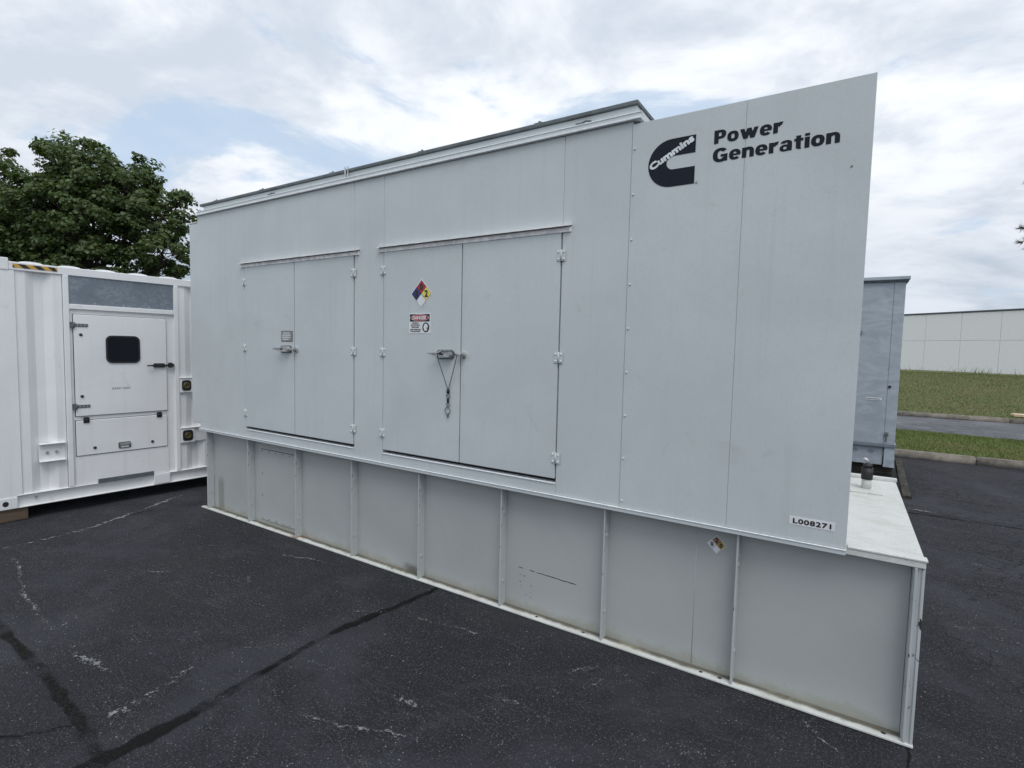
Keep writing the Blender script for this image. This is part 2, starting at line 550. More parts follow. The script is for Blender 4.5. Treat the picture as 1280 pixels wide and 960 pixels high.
def wood_mat(name, a, c2):
    m, s, b = new_mat(name)
    v = obj_vec(s)
    n = s.noise(s.mapping(v, scale=(0.6, 12, 12)), 4, 7, 0.7, 0.6)
    k = s.noise(v, 3, 5, 0.6)
    c = s.mix(s.ramp(n, 0.35, 0.65), a, c2)
    c = s.mix(s.math('MULTIPLY', s.ramp(k, 0.45, 0.7), 0.5), c, tuple(x * 0.5 for x in a))
    s.put(b.inputs['Base Color'], c)
    b.inputs['Roughness'].default_value = 0.85
    bump(s, b, n, 0.5, 0.004)
    return m


M['timber'] = wood_mat('damp_brown_timber', (0.075, 0.052, 0.036), (0.15, 0.105, 0.072))
M['old_timber'] = wood_mat('rotten_dark_timber', (0.022, 0.020, 0.015), (0.070, 0.062, 0.045))
M['plank'] = wood_mat('fresh_pale_plank', (0.62, 0.47, 0.30), (0.70, 0.56, 0.38))


def glass_mat():
    m, s, b = new_mat('dark_tinted_glass')
    b.inputs['Base Color'].default_value = (0.006, 0.007, 0.012, 1)
    b.inputs['Roughness'].default_value = 0.12
    b.inputs['Specular IOR Level'].default_value = 0.25
    return m


M['glass'] = glass_mat()

# ------------------------------------------------------------------ mesh helpers


def tag(o, label=None, cat=None, group=None, kind=None):
    if label: o['label'] = label
    if cat: o['category'] = cat
    if group: o['group'] = group
    if kind: o['kind'] = kind
    return o


def link(name, me, parent=None, loc=None):
    o = bpy.data.objects.new(name, me)
    COL.objects.link(o)
    if parent is not None: o.parent = parent
    if loc is not None: o.location = loc
    return o


def empty(name, loc=(0, 0, 0), rz=0.0):
    o = bpy.data.objects.new(name, None)
    o.empty_display_size = 0.3
    COL.objects.link(o)
    o.location = loc
    o.rotation_euler = (0, 0, rz)
    return o


class MB:
    """collects shapes into one mesh; several materials allowed"""
    def __init__(self):
        self.bm = bmesh.new()
        self.mats = []
        self.cur = 0

    def mat(self, m):
        if m not in self.mats: self.mats.append(m)
        self.cur = self.mats.index(m)
        return self

    def _set(self, faces, smooth=False):
        for f in faces:
            f.material_index = self.cur
            f.smooth = smooth

    def box(self, x0, x1, y0, y1, z0, z1, bev=0.0, seg=1):
        b = bmesh.new()
        bmesh.ops.create_cube(b, size=1.0)
        for v in b.verts:
            v.co = Vector(((x0 + x1) / 2 + v.co.x * (x1 - x0), (y0 + y1) / 2 + v.co.y * (y1 - y0), (z0 + z1) / 2 + v.co.z * (z1 - z0)))
        if bev > 0:
            bmesh.ops.bevel(b, geom=list(b.edges), offset=bev, segments=seg, affect='EDGES', profile=0.6)
        self._merge(b)
        return self

    def _merge(self, b, smooth=False):
        vm = {}
        for v in b.verts: vm[v] = self.bm.verts.new(v.co)
        for f in b.faces:
            try:
                nf = self.bm.faces.new([vm[v] for v in f.verts])
                nf.material_index = self.cur
                nf.smooth = smooth
            except ValueError:
                pass
        b.free()

    def poly(self, pts):
        f = self.bm.faces.new([self.bm.verts.new(p) for p in pts])
        f.material_index = self.cur
        return self

    def prism(self, pts, vec):
        """extrude a planar outline by vec"""
        vec = Vector(vec)
        a = [self.bm.verts.new(Vector(p)) for p in pts]
        c = [self.bm.verts.new(Vector(p) + vec) for p in pts]
        n = len(a)
        fs = [self.bm.faces.new(a[::-1]), self.bm.faces.new(c)]
        for i in range(n):
            fs.append(self.bm.faces.new([a[i], a[(i + 1) % n], c[(i + 1) % n], c[i]]))
        self._set(fs)
        return self

    def tube(self, pts, radii, sides=8, cap=True, smooth=True):
        pts = [Vector(p) for p in pts]
        if not hasattr(radii, '__len__'): radii = [radii] * len(pts)
        rings = []
        ref = Vector((0.0, 0.0, 1.0))
        for i, p in enumerate(pts):
            d = (pts[min(i + 1, len(pts) - 1)] - pts[max(i - 1, 0)])
            if d.length < 1e-9: d = Vector((0, 0, 1))
            d.normalize()
            r = ref if abs(d.dot(ref)) < 0.9 else Vector((1, 0, 0))
            u = d.cross(r).normalized()
            w_ = d.cross(u).normalized()
            rings.append([self.bm.verts.new(p + (u * math.cos(2 * math.pi * k / sides) + w_ * math.sin(2 * math.pi * k / sides)) * radii[i]) for k in range(sides)])
        for a, b in zip(rings[:-1], rings[1:]):
            for k in range(sides):
                f = self.bm.faces.new([a[k], a[(k + 1) % sides], b[(k + 1) % sides], b[k]])
                f.material_index = self.cur
                f.smooth = smooth
        if cap:
            for rg in (rings[0][::-1], rings[-1]):
                f = self.bm.faces.new(rg)
                f.material_index = self.cur
        return self

    def disc(self, c, axis, r, h, sides=12, dome=False):
        c = Vector(c); ax = Vector(axis).normalized()
        if dome:
            return self.tube([c, c + ax * h * 0.6, c + ax * h], [r, r * 0.85, r * 0.35], sides)
        return self.tube([c, c + ax * h], r, sides, smooth=False)

    def torus(self, c, axis, R_, r, n=20, sides=6, sx=1.0, sy=1.0):
        c = Vector(c); ax = Vector(axis).normalized()
        u = ax.orthogonal().normalized(); v = ax.cross(u)
        ring = []
        for i in range(n):
            a = 2 * math.pi * i / n
            d = u * math.cos(a) * sx + v * math.sin(a) * sy
            p = c + d * R_
            ring.append([self.bm.verts.new(p + d * (math.cos(2 * math.pi * k / sides) * r) + ax * (math.sin(2 * math.pi * k / sides) * r)) for k in range(sides)])
        for i in range(n):
            a, b = ring[i], ring[(i + 1) % n]
            for k in range(sides):
                f = self.bm.faces.new([a[k], a[(k + 1) % sides], b[(k + 1) % sides], b[k]])
                f.material_index = self.cur
                f.smooth = True
        return self

    def mesh(self, name):
        bmesh.ops.recalc_face_normals(self.bm, faces=list(self.bm.faces))
        me = bpy.data.meshes.new(name)
        self.bm.to_mesh(me)
        self.bm.free()
        for m in self.mats: me.materials.append(m)
        return me

    def build(self, name, parent=None, loc=None):
        return link(name, self.mesh(name), parent, loc)


def mb(m):
    return MB().mat(M[m])


def add_text(B, text, x, z, width, height, y, bold=0.0, shear=0.0, align='L', ang=0.0, frame=None, caps_h=True, spacing=1.0):
    """lettering as flat mesh: fitted so that its ink box is width x height, lower left corner at x,z (x-z plane at depth y)"""
    cu = bpy.data.curves.new('t', 'FONT')
    cu.body = text
    cu.shear = shear
    cu.resolution_u = 4
    cu.space_character = spacing
    o = bpy.data.objects.new('t', cu)
    COL.objects.link(o)
    bpy.context.view_layer.update()
    dg = bpy.context.evaluated_depsgraph_get()
    me = bpy.data.meshes.new_from_object(o.evaluated_get(dg))
    co = np.array([v.co[:2] for v in me.vertices])
    lo, hi = co.min(0), co.max(0)
    sx = width / (hi[0] - lo[0]); sz = height / (hi[1] - lo[1])
    ca, sa = math.cos(ang), math.sin(ang)
    offs = [(0, 0)]
    if bold:
        e = bold * height
        offs = [(e * math.cos(q * math.pi / 4), e * math.sin(q * math.pi / 4)) for q in range(8)]
    for q, (ox, oz) in enumerate(offs):
        vs_ = []
        for p in co:
            a = (p[0] - lo[0]) * sx + ox; c = (p[1] - lo[1]) * sz + oz
            vs_.append(B.bm.verts.new((x + a * ca - c * sa, y - q * 0.00004, z + a * sa + c * ca)))
        for f in me.polygons:
            try:
                nf = B.bm.faces.new([vs_[i] for i in f.vertices])
                nf.material_index = B.cur
            except ValueError:
                pass
    bpy.data.objects.remove(o)
    bpy.data.curves.remove(cu)
    bpy.data.meshes.remove(me)
    return B


def np_mesh(name, verts, faces, mat):
    me = bpy.data.meshes.new(name)
    verts = np.asarray(verts, np.float32); faces = np.asarray(faces, np.int32)
    k = faces.shape[1]
    me.vertices.add(len(verts)); me.vertices.foreach_set('co', verts.ravel())
    me.loops.add(faces.size); me.loops.foreach_set('vertex_index', faces.ravel())
    me.polygons.add(len(faces))
    me.polygons.foreach_set('loop_start', np.arange(0, faces.size, k, dtype=np.int32))
    me.update(calc_edges=True)
    me.materials.append(mat)
    return me


def grid_sheet(name, xs, ys, zf, mat):
    """a sheet of quads over the lists xs, ys with height zf(x, y)"""
    V = [(x, y, zf(x, y)) for y in ys for x in xs]
    nx = len(xs)
    F = [(j * nx + i, j * nx + i + 1, (j + 1) * nx + i + 1, (j + 1) * nx + i) for j in range(len(ys) - 1) for i in range(nx - 1)]
    me = np_mesh(name, V, F, mat)
    for p in me.polygons: p.use_smooth = True
    return me


def strip(name, pts, widths, mat, z, parent, jitter=0.0, sub=6):
    """flat ribbon along a ground polyline with uv (u along, v across)"""
    P = []
    W = []
    for i in range(len(pts) - 1):
        a, b = np.array(pts[i]), np.array(pts[i + 1])
        for k in range(sub):
            t = k / sub
            P.append(a * (1 - t) + b * t)
            W.append(widths[i] * (1 - t) + widths[i + 1] * t)
    P.append(np.array(pts[-1])); W.append(widths[-1])
    P = np.array(P, float)
    if jitter:
        P[1:-1] += rng.normal(0, jitter, P[1:-1].shape)
        W = [w_ * rng.uniform(0.75, 1.25) for w_ in W]
    n = len(P)
    V = []
    for i in range(n):
        d = P[min(i + 1, n - 1)] - P[max(i - 1, 0)]
        d = d / (np.linalg.norm(d) + 1e-9)
        nrm = np.array([-d[1], d[0]])
        for sgn in (-1, 1):
            q = P[i] + nrm * sgn * W[i] / 2
            V.append((q[0], q[1], z))
    F = [(2 * i, 2 * i + 2, 2 * i + 3, 2 * i + 1) for i in range(n - 1)]
    me = np_mesh(name, V, F, mat)
    uvl = me.uv_layers.new(name='UVMap')
    for li, l in enumerate(me.loops):
        vi = l.vertex_index
        uvl.data[li].uv = ((vi // 2) / (n - 1), vi % 2)
    o = link(name, me, parent)
    return o


# ================================================================== THE SETTING
# terrain: one sheet out to the horizon
tag(link('ground', grid_sheet('ground', [-1500, -300, -60, 60, 300, 1500], [-1500, -300, -60, 60, 300, 1500], lambda x, y: -0.03, M['turf'])), kind='structure')

lot = tag(link('parking_lot', grid_sheet('parking_lot', list(np.linspace(-32, 40, 13)), list(np.linspace(-28, 8.9, 9)), lambda x, y: 0.0, M['asphalt'])), kind='structure')
road = tag(link('road', grid_sheet('road', list(np.linspace(-60, 80, 15)), [12.3, 14, 15.6, 17.36], lambda x, y: 0.0, M['road'])), kind='structure')


def verge_z(x, y):
    t = (y - 9.0) / 3.2
    return 0.112 + 0.05 * math.sin(math.pi * min(max(t, 0), 1)) + 0.012 * math.sin(x * 1.7 + y)


verge = tag(link('grass_verge', grid_sheet('grass_verge', list(np.linspace(-30, 40, 141)), list(np.linspace(8.98, 12.22, 14)), verge_z, M['turf'])), kind='structure')


def bank_z(x, y):
    t = min(max((y - 17.5) / 17.5, 0), 1)
    z = 0.12 + 0.86 * (t * t * (3 - 2 * t) * 0.55 + t * 0.45)
    if y > 35: z -= min(0.5, (y - 35) * 0.06)
    z += 0.02 * math.sin(x * 0.6 + y * 0.35) * min(1, (y - 17.4) / 3)
    return z


bank_ys = list(np.linspace(17.48, 36, 40)) + [40, 46, 54, 64, 80, 110]
bank = tag(link('grass_bank', grid_sheet('grass_bank', list(np.linspace(-60, 80, 141)), bank_ys, bank_z, M['turf'])), kind='structure')

# kerbs: each stone its own piece


def kerb_row(name, y0, y1, z_top, x0, x1, length, lo=None, hi=None):
    root = empty(name, ((x0 + x1) / 2, (y0 + y1) / 2, 0))
    tag(root, kind='structure')
    variants = []
    for k in range(4):
        b = bmesh.new()
        bmesh.ops.create_cube(b, size=1.0)
        for v in b.verts:
            v.co = Vector((v.co.x * (length - 0.014), v.co.y * (y1 - y0), (v.co.z + 0.5) * (z_top + 0.06) - 0.06))
        bmesh.ops.bevel(b, geom=list(b.edges), offset=0.018, segments=2, affect='EDGES')
        for v in b.verts:
            v.co += Vector((rng.normal(0, 0.003), rng.normal(0, 0.004), rng.normal(0, 0.004)))
        me = bpy.data.meshes.new('kerb_stone')
        b.to_mesh(me); b.free()
        me.materials.append(M['kerb'])
        for p in me.polygons: p.use_smooth = True
        variants.append(me)
    n = int((x1 - x0) / length)
    for i in range(n):
        x = x0 + (i + 0.5) * length
        o = link('kerb_stone', variants[i % 4], root)
        o.location = (x - root.location.x, rng.normal(0, 0.006), rng.normal(0, 0.004))
        o.rotation_euler = (0, 0, rng.normal(0, 0.004))
    return root


# one joint falls at X = 1.95 on the near kerb, as seen
kerb_row('kerb_near', 8.86, 9.0, 0.125, 1.95 - 2.4 * 5, 1.95 + 2.4 * 6, 2.4)
kerb_row('kerb_mid', 12.2, 12.32, 0.115, -12, 24, 3.0)
kerb_row('kerb_far', 17.33, 17.5, 0.135, -14, 34, 3.0)

# crack filler bands and old cracks along the paving joints
strip('crack_filler', [(-2.66, -3.6), (-2.63, -2.9), (-2.60, -2.1), (-2.58, -1.7), (-2.60, -1.4), (-2.62, -1.1)], [.14, .13, .12, .10, .07, .05], M['tar'], 0.004, lot, 0.003)
strip('crack_filler', [(-2.60, -1.32), (-2.63, -1.0), (-2.61, -0.7), (-2.55, -0.4), (-2.50, -0.1), (-2.5, 0.02)], [.03, .06, .085, .07, .06, .04], M['tar'], 0.0045, lot, 0.003)
strip('crack_filler', [(-9.0, -1.9), (-6.6, -1.93), (-4.34, -1.96), (-3.89, -1.97), (-3.47, -1.98), (-3.07, -2.01), (-2.79, -2.04), (-2.55, -2.07)], [.06, .07, .08, .08, .08, .085, .08, .06], M['tar_brown'], 0.005, lot, 0.003)
strip('crack', [(0.5, 4.66), (0.69, 4.64), (1.02, 4.67), (1.36, 4.65), (1.68, 4.66), (2.6, 4.70), (5.0, 4.66), (9.0, 4.7)], [.05, .05, .05, .045, .045, .05, .05, .05], M['tar'], 0.004, lot, 0.005)
strip('crack', [(0.335, 0.10), (0.332, 0.0), (0.325, -0.13), (0.34, -0.5), (0.30, -0.9), (0.33, -1.6)], [.012, .012, .014, .012, .014, .012], M['tar'], 0.004, lot, 0.004)
strip('crack', [(-3.3, -2.35), (-3.05, -2.2), (-2.95, -2.05)], [.012, .02, .012], M['tar'], 0.0055, lot, 0.006)
strip('crack', [(-6.2, -0.6), (-6.05, -0.1), (-5.95, 0.3), (-5.9, 0.9)], [.02, .025, .02, .02], M['tar'], 0.004, lot, 0.01)
# scrape marks left by dragged steel
SC = [
    ([(-5.98, -1.9), (-5.97, -1.57), (-5.96, -1.25), (-6.0, -0.95), (-6.16, -0.55), (-6.38, -0.07), (-6.64, 0.41)], [.04, .04, .05, .08, .07, .05, .04], 'chalk'),
    ([(-5.75, -1.6), (-5.53, -1.57), (-4.84, -1.72), (-4.37, -1.78), (-4.01, -1.79), (-3.59, -1.81), (-3.16, -1.77)], [.03, .035, .04, .06, .09, .06, .05], 'scuff'),
    ([(-4.15, -1.72), (-4.0, -1.74), (-3.85, -1.78)], [.05, .15, .04], 'scuff'),
    ([(-2.87, -1.95), (-2.89, -1.78), (-2.93, -1.60), (-2.98, -1.45)], [.03, .10, .09, .03], 'scuff'),
    ([(-2.19, -1.41), (-1.91, -1.35), (-1.69, -1.25), (-1.5, -1.2)], [.03, .04, .045, .03], 'scuff'),
    ([(-3.56, -0.89), (-3.4, -0.9), (-3.26, -0.89)], [.03, .035, .03], 'scuff'),
    ([(-1.98, -1.08), (-1.85, -1.06), (-1.70, -1.05)], [.03, .07, .03], 'scuff'),
    ([(-1.17, -0.57), (-1.01, -0.3), (-0.78, -0.05)], [.03, .05, .03], 'scuff_d'),
    ([(-3.0, -0.75), (-2.5, -0.45), (-2.0, -0.35), (-1.6, -0.3)], [.04, .06, .05, .04], 'scuff'),
    ([(-4.6, -0.6), (-4.1, -0.35), (-3.7, -0.2), (-3.2, -0.15)], [.04, .06, .06, .04], 'scuff_d'),
    ([(-2.95, -1.3), (-2.7, -1.05), (-2.4, -0.9)], [.04, .06, .04], 'scuff_d'),
    ([(-5.3, -0.9), (-5.0, -1.1), (-4.6, -1.2)], [.03, .04, .03], 'scuff_d'),
    ([(-0.9, -1.3), (-0.6, -1.15), (-0.3, -1.1)], [.03, .05, .03], 'scuff_d'),
    ([(-1.5, -0.8), (-1.3, -0.75), (-1.1, -0.78)], [.03, .06, .03], 'scuff_d'),
    ([(0.66, 4.83), (0.85, 4.79), (1.05, 4.80), (1.3, 4.78)], [.06, .09, .09, .05], 'scuff'),
    ([(0.8, 3.0), (1.3, 3.1), (1.9, 3.0)], [.05, .08, .05], 'scuff_d'),
    ([(0.6, 1.6), (0.9, 1.5), (1.2, 1.55)], [.04, .05, .03], 'scuff_d'),
    ([(1.4, 7.2), (1.8, 7.3), (2.2, 7.25)], [.05, .1, .05], 'scuff_d'),
]
for i, (p, wd, mk) in enumerate(SC):
    strip('scrape_mark', p, [q * 1.9 for q in wd], M[mk], 0.006 + 0.0004 * i, lot, 0.006, 8)

for i in range(46):
    x_, y_ = rng.uniform(-5.6, 0.2), rng.uniform(-2.1, -0.15)
    if i % 4 == 0: x_, y_ = rng.uniform(0.6, 2.6), rng.uniform(0.2, 8.2)
    a_ = rng.uniform(0, math.pi)
    L_ = rng.uniform(0.08, 0.45)
    c_ = rng.normal(0, 0.25)
    p = []
    for k in range(4):
        p.append((x_, y_))
        x_ += math.cos(a_) * L_ / 3; y_ += math.sin(a_) * L_ / 3
        a_ += c_
    if max(q[1] for q in p) > -0.02 and p[0][0] < 0.36: continue
    wd_ = rng.uniform(0.015, 0.10)
    strip('scrape_mark', p, [wd_ * 0.5, wd_, wd_, wd_ * 0.4], M['scuff_d' if i % 3 else 'scuff'], 0.0145 + 0.0002 * i, lot, 0.004, 6)

# ------------------------------------------------------------------ grass (uncountable)


def blades(name, n, area, zf, h0, h1, wd, mat, dens=None):
    x0, x1, y0, y1 = area
    xs = rng.uniform(x0, x1, n); ys = rng.uniform(y0, y1, n)
    if dens is not None:
        keep = rng.uniform(0, 1, n) < dens(xs, ys)
        xs, ys = xs[keep], ys[keep]; n = len(xs)
    zs = np.array([zf(a, b) for a, b in zip(xs, ys)])
    a = rng.uniform(0, 2 * np.pi, n)
    h = rng.uniform(h0, h1, n)
    lean = rng.normal(0, 0.5, (n, 2)) * h[:, None]
    wv = np.stack([np.cos(a), np.sin(a)], 1) * (wd * rng.uniform(0.6, 1.4, n))[:, None]
    base = np.stack([xs, ys], 1)
    V = np.zeros((n, 3, 3))
    V[:, 0, :2] = base - wv; V[:, 1, :2] = base + wv; V[:, 2, :2] = base + lean
    V[:, 0, 2] = V[:, 1, 2] = zs - 0.01
    V[:, 2, 2] = zs + h
    F = np.arange(n * 3).reshape(n, 3)
    return link(name, np_mesh(name, V.reshape(-1, 3), F, mat))


tag(blades('verge_grass', 60000, (-1.5, 8.5, 9.0, 12.2), verge_z, 0.02, 0.06, 0.006, M['grass']),
    'short patchy grass on the strip between the two kerbs', 'grass', kind='stuff')
tag(blades('bank_grass', 130000, (-1.0, 17, 17.5, 36), bank_z, 0.02, 0.07, 0.009, M['grass_far']),
    'browning grass on the sloping bank below the pale warehouse', 'grass', kind='stuff')
tag(blades('bank_weeds', 2200, (0, 22, 34.2, 35.6), bank_z, 0.08, 0.55, 0.014, M['grass_far'],
           lambda x, y: 0.12 + 0.5 * (np.sin(x * 1.9) * np.sin(x * 0.63 + 1) > 0.25)),
    'ragged weeds along the crest of the bank before the warehouse', 'weeds', kind='stuff')

# ------------------------------------------------------------------ far warehouse
WL = Vector((5.058, 71.47, 0)); WR = Vector((14.019, 65.05, 0))
wdir = (WR - WL).normalized()
wang = math.atan2(wdir.y, wdir.x)
# local x runs along the wall, local -y faces the camera
wh = empty('warehouse', WL, wang)
tag(wh, 'long pale precast warehouse with dark roof edge above the grass bank', 'building')
PW = 3.35     # panel width
TOPZ = 6.67
J0 = 0.0
# place joints where the photograph shows them (local x of px 1167, 1219, 1275)
W_J = 2.35
rows = ((0.2, 3.70), (3.70, TOPZ - 0.12))
panel_me = []
for (z0, z1) in rows:
    panel_me.append(mb('wall').box(0.02, PW - 0.02, 0, 0.25, z0 + 0.02, z1 - 0.02, 0.015).mesh('panel'))
mb('joint').box(W_J - PW * 8, W_J + PW * 14, 0.05, 18, 0.15, TOPZ - 0.1).build('core_wall', wh)
for i in range(-8, 14):
    for me in panel_me:
        link('panel', me, wh, (W_J + i * PW, 0, 0))
mb('coping').box(W_J - PW * 8 - 0.1, W_J + PW * 14 + 0.1, -0.08, 18.1, TOPZ - 0.115, TOPZ + 0.05, 0.02).build('roof_edge', wh)

# pale plank on the far kerb
tag(mb('plank').box(-0.8, 0.8, -0.22, 0.22, 0, 0.07, 0.004).build('wooden_plank', loc=(5.0, 18.15, bank_z(5.0, 18.15) + 0.015)),
    'wide pale wooden plank lying on the grass by the far kerb', 'plank')

# ================================================================== STANDBY GENERATOR
G = empty('standby_generator', (-2.75, 0, 0))
tag(G, 'light grey walk-in standby generator enclosure on a tall ribbed base tank', 'generator')
GX = -2.75
XL, XR, XS, X2 = -5.80, 0.043, -1.098, -0.50
ZB, ZT = 0.879, 3.10
D1L, D1R, D2L, D2R = -4.947, -3.403, -3.067, -1.5275
DT, DB = 2.525, 0.982
DEPTH = 1.84
gap = 0.0014


class GB(MB):
    """generator-local builder: world X given, shifted to the thing's own base"""
    def build(self, name, parent=None, loc=None):
        for v in self.bm.verts: v.co.x -= GX
        return MB.build(self, name, parent, loc)

    def mesh_local(self, name):
        return MB.mesh(self, name)


def gb(m):
    return GB().mat(M[m])


def wall_panel(x0, x1, z0, z1, y0=0.0, y1=0.035, bev=0.0022):
    return gb('grey').box(x0 + gap, x1 - gap, y0, y1, z0 + gap, z1 - gap, bev).build('wall_panel', G)


# inner shell that closes the joints from behind
core = gb('seam')
core.box(XL + 0.01, D1L - 0.002, 0.004, 0.05, ZB, ZT - 0.02)
core.box(D1R + 0.002, D2L - 0.002, 0.004, 0.05, ZB, ZT - 0.02)
core.box(D2R + 0.002, XR - 0.01, 0.0025, 0.05, ZB, ZT - 0.03)
core.box(D1L - 0.002, D1R + 0.002, 0.004, 0.05, DT + 0.01, ZT - 0.02)
core.box(D2L - 0.002, D2R + 0.002, 0.004, 0.05, DT + 0.01, ZT - 0.02)
core.build('inner_frame', G)
shade_box = gb('gap')
shade_box.box(D1L - 0.03, D1R + 0.03, 0.052, 0.09, DB - 0.05, DT + 0.05)
shade_box.box(D2L - 0.03, D2R + 0.03, 0.052, 0.09, DB - 0.05, DT + 0.05)
shade_box.build('door_recess', G)

wall_panel(XL, -5.374, ZB, ZT)
wall_panel(-5.374, D1L - 0.003, ZB, ZT)
wall_panel(D1L - 0.003, D1R + 0.003, DT + 0.012, ZT)
wall_panel(D1R + 0.003, D2L - 0.003, ZB, ZT)
wall_panel(D2L - 0.003, D2R + 0.003, DT + 0.012, ZT)
wall_panel(D2R + 0.003, XS, ZB, ZT)
wing_a = wall_panel(XS, X2 + 0.0008, ZB, 3.081, -0.003, bev=0.001)
wing_b = wall_panel(X2 - 0.0008, XR, ZB, 3.081, -0.003, bev=0.001)
# sill panels below the doors, each with a bright folded top edge
for a, b in ((D1L, D1R), (D2L, D2R)):
    sp = gb('grey').box(a - 0.003 + gap, b + 0.003 - gap, 0.0, 0.05, ZB + gap, 0.947, 0.002).build('sill_panel', G)
    gb('bright').box(a, b, -0.006, 0.05, 0.9475, 0.9545, 0.0015).build('sill_edge', sp)

# panel bolts along the wing seam
bolt_me = mb('hinge').disc((0, 0, 0), (0, -1, 0), 0.0068, 0.006, 10, True).mesh('bolt')
for k in range(9):
    link('bolt', bolt_me, wing_a, (-1.081 - GX, -0.003, 0.92 + k * 0.2527))
link('bolt', mb('darkgrey').disc((0, 0, 0), (0, -1, 0), 0.0042, 0.003, 10).mesh('bolt'), wing_b, (-0.034 - GX, -0.003, 2.678))

# left hood, sides, back
gb('grey').box(-5.98, XL - 0.002, 0.008, DEPTH - 0.1, 0.925, 3.035, 0.006).box(-5.99, XL - 0.002, 0.004, DEPTH - 0.09, 3.0355, 3.05, 0.004).build('intake_hood', G)
gb('grey').box(XR - 0.04, XR - 0.003, 0.037, DEPTH, ZB, 3.075, 0.003).build('end_panel', G)
for k in range(6):
    x0 = XL + 0.005 + k * (XR - XL - 0.01) / 6
    gb('grey').box(x0 + gap, x0 + (XR - XL - 0.01) / 6 - gap, DEPTH + 0.001, DEPTH + 0.03, ZB, 3.075, 0.002).build('rear_panel', G)
gb('grey').box(XL + 0.01, XL + 0.04, 0.052, DEPTH, ZB, ZT - 0.02).build('end_panel', G)

# roof: lipped fascia, grey band, raised cover with dark capping
fas = gb('bright')
fas.box(XL - 0.005, -1.046, -0.022, 0.02, 3.1005, 3.113, 0.002)
fas.mat(M['grey']).box(XL - 0.002, -1.048, -0.006, 0.05, 3.1135, 3.138, 0.002)
fas.mat(M['bright']).box(XL - 0.003, -1.047, -0.009, 0.04, 3.1385, 3.145, 0.0015)
fas.mat(M['hinge']).box(-1.070, -1.0475, 0.021, DEPTH, 3.1005, 3.1455, 0.002)
fas.build('roof_fascia', G)
roof = gb('grey').box(XL + 0.02, -1.072, 0.0415, DEPTH, 3.08, 3.128).build('roof', G)
cov = gb('grey').box(XL + 0.03, -1.098, 0.052, DEPTH - 0.05, 3.1285, 3.209, 0.003).build('roof_cover', G)
gb('darkgrey').box(XL - 0.025, -1.088, 0.038, DEPTH - 0.03, 3.2095, 3.234, 0.004).build('capping', cov)
for x in (-5.55, -4.75, -3.75, -2.75, -1.75):
    gb('darkgrey').box(x - 0.03, x + 0.03, 0.05, 0.10, 3.2345, 3.244, 0.003).disc((x, 0.07, 3.244), (0, 0, 1), 0.008, 0.012, 8).build('roof_clip', cov)
gb('steel').box(-3.56, -3.545, 0.030, 0.0375, 3.15, 3.25, 0.001).box(-3.525, -3.515, 0.030, 0.0375, 3.15, 3.25, 0.001).build('cover_strap', cov)
for x in (-4.55, -1.42):
    gb('darkgrey').tube([(x - .05, .04, 3.150), (x - .045, .022, 3.163), (x - .01, .018, 3.160), (x + .02, .018, 3.168), (x + .05, .03, 3.166)], 0.006, 6).build('lifting_shackle', cov)
# top plenum of the wing bay (open box with slats)
for k in range(7):
    y = 0.2 + k * 0.23
    gb('grey').box(XS + 0.05, XR - 0.05, y, y + 0.012, 2.93, 3.05).build('discharge_louvre', G)
gb('grey').box(XS + 0.01, XS + 0.03, 0.052, DEPTH, 2.6, 3.07).build('plenum_side', G)

# base lip under the panels
gb('bright').box(XL - 0.02, XR, -0.012, 0.045, 0.8735, 0.8785, 0.0015).mat(M['grey']).box(XL - 0.019, XR - 0.001, -0.008, 0.02, 0.851, 0.873, 0.0015).build('base_lip', G)

# drip rails
for a, b in ((-5.005, -3.341), (-3.118, -1.466)):
    r = gb('alu')
    r.box(a, b, -0.010, -0.001, 2.519, 2.549, 0.0015)
    r.mat(M['alu']).prism([(a - .004, -0.034, 2.557), (a - .004, -0.001, 2.566), (a - .004, -0.001, 2.5605), (a - .004, -0.034, 2.5515)], (b - a + .008, 0, 0))
    n = 5
    for k in range(n):
        x = a + 0.02 + (b - a - 0.04) * k / (n - 1)
        r.mat(M['steel']).disc((x, -0.010, 2.535), (0, -1, 0), 0.006, 0.003, 8)
    r.build('drip_rail', G)

# doors
hinge = mb('hinge')
hinge.mat(M['grey']).box(-0.030, -0.004, -0.005, -0.001, -0.034, 0.034, 0.001).box(0.004, 0.030, -0.005, -0.001, -0.034, 0.034, 0.001)
hinge.tube([(0, -0.006, -0.036), (0, -0.006, 0.036)], 0.0052, 8).mat(M['bright'])
for x in (-0.019, 0.019):
    for z in (-0.022, 0.022):
        hinge.disc((x, -0.005, z), (0, -1, 0), 0.0062, 0.006, 8, True)
hinge_me = hinge.mesh('hinge')
doors = []
for a, b, hx in ((D1L, -4.177, D1L), (-4.177, D1R, D1R), (D2L, -2.300, D2L), (-2.300, D2R, D2R)):
    g_out, g_in = 0.005, 0.0045
    l = a + (g_out if hx == a else g_in)
    r_ = b - (g_out if hx == b else g_in)
    d = gb('grey_door').box(l, r_, -0.004, 0.045, DB, DT, 0.003, 2).build('door', G)
    for z in (1.115, 1.750, 2.381):
        link('hinge', hinge_me, d, (hx - GX, -0.003, z))
    doors.append(d)


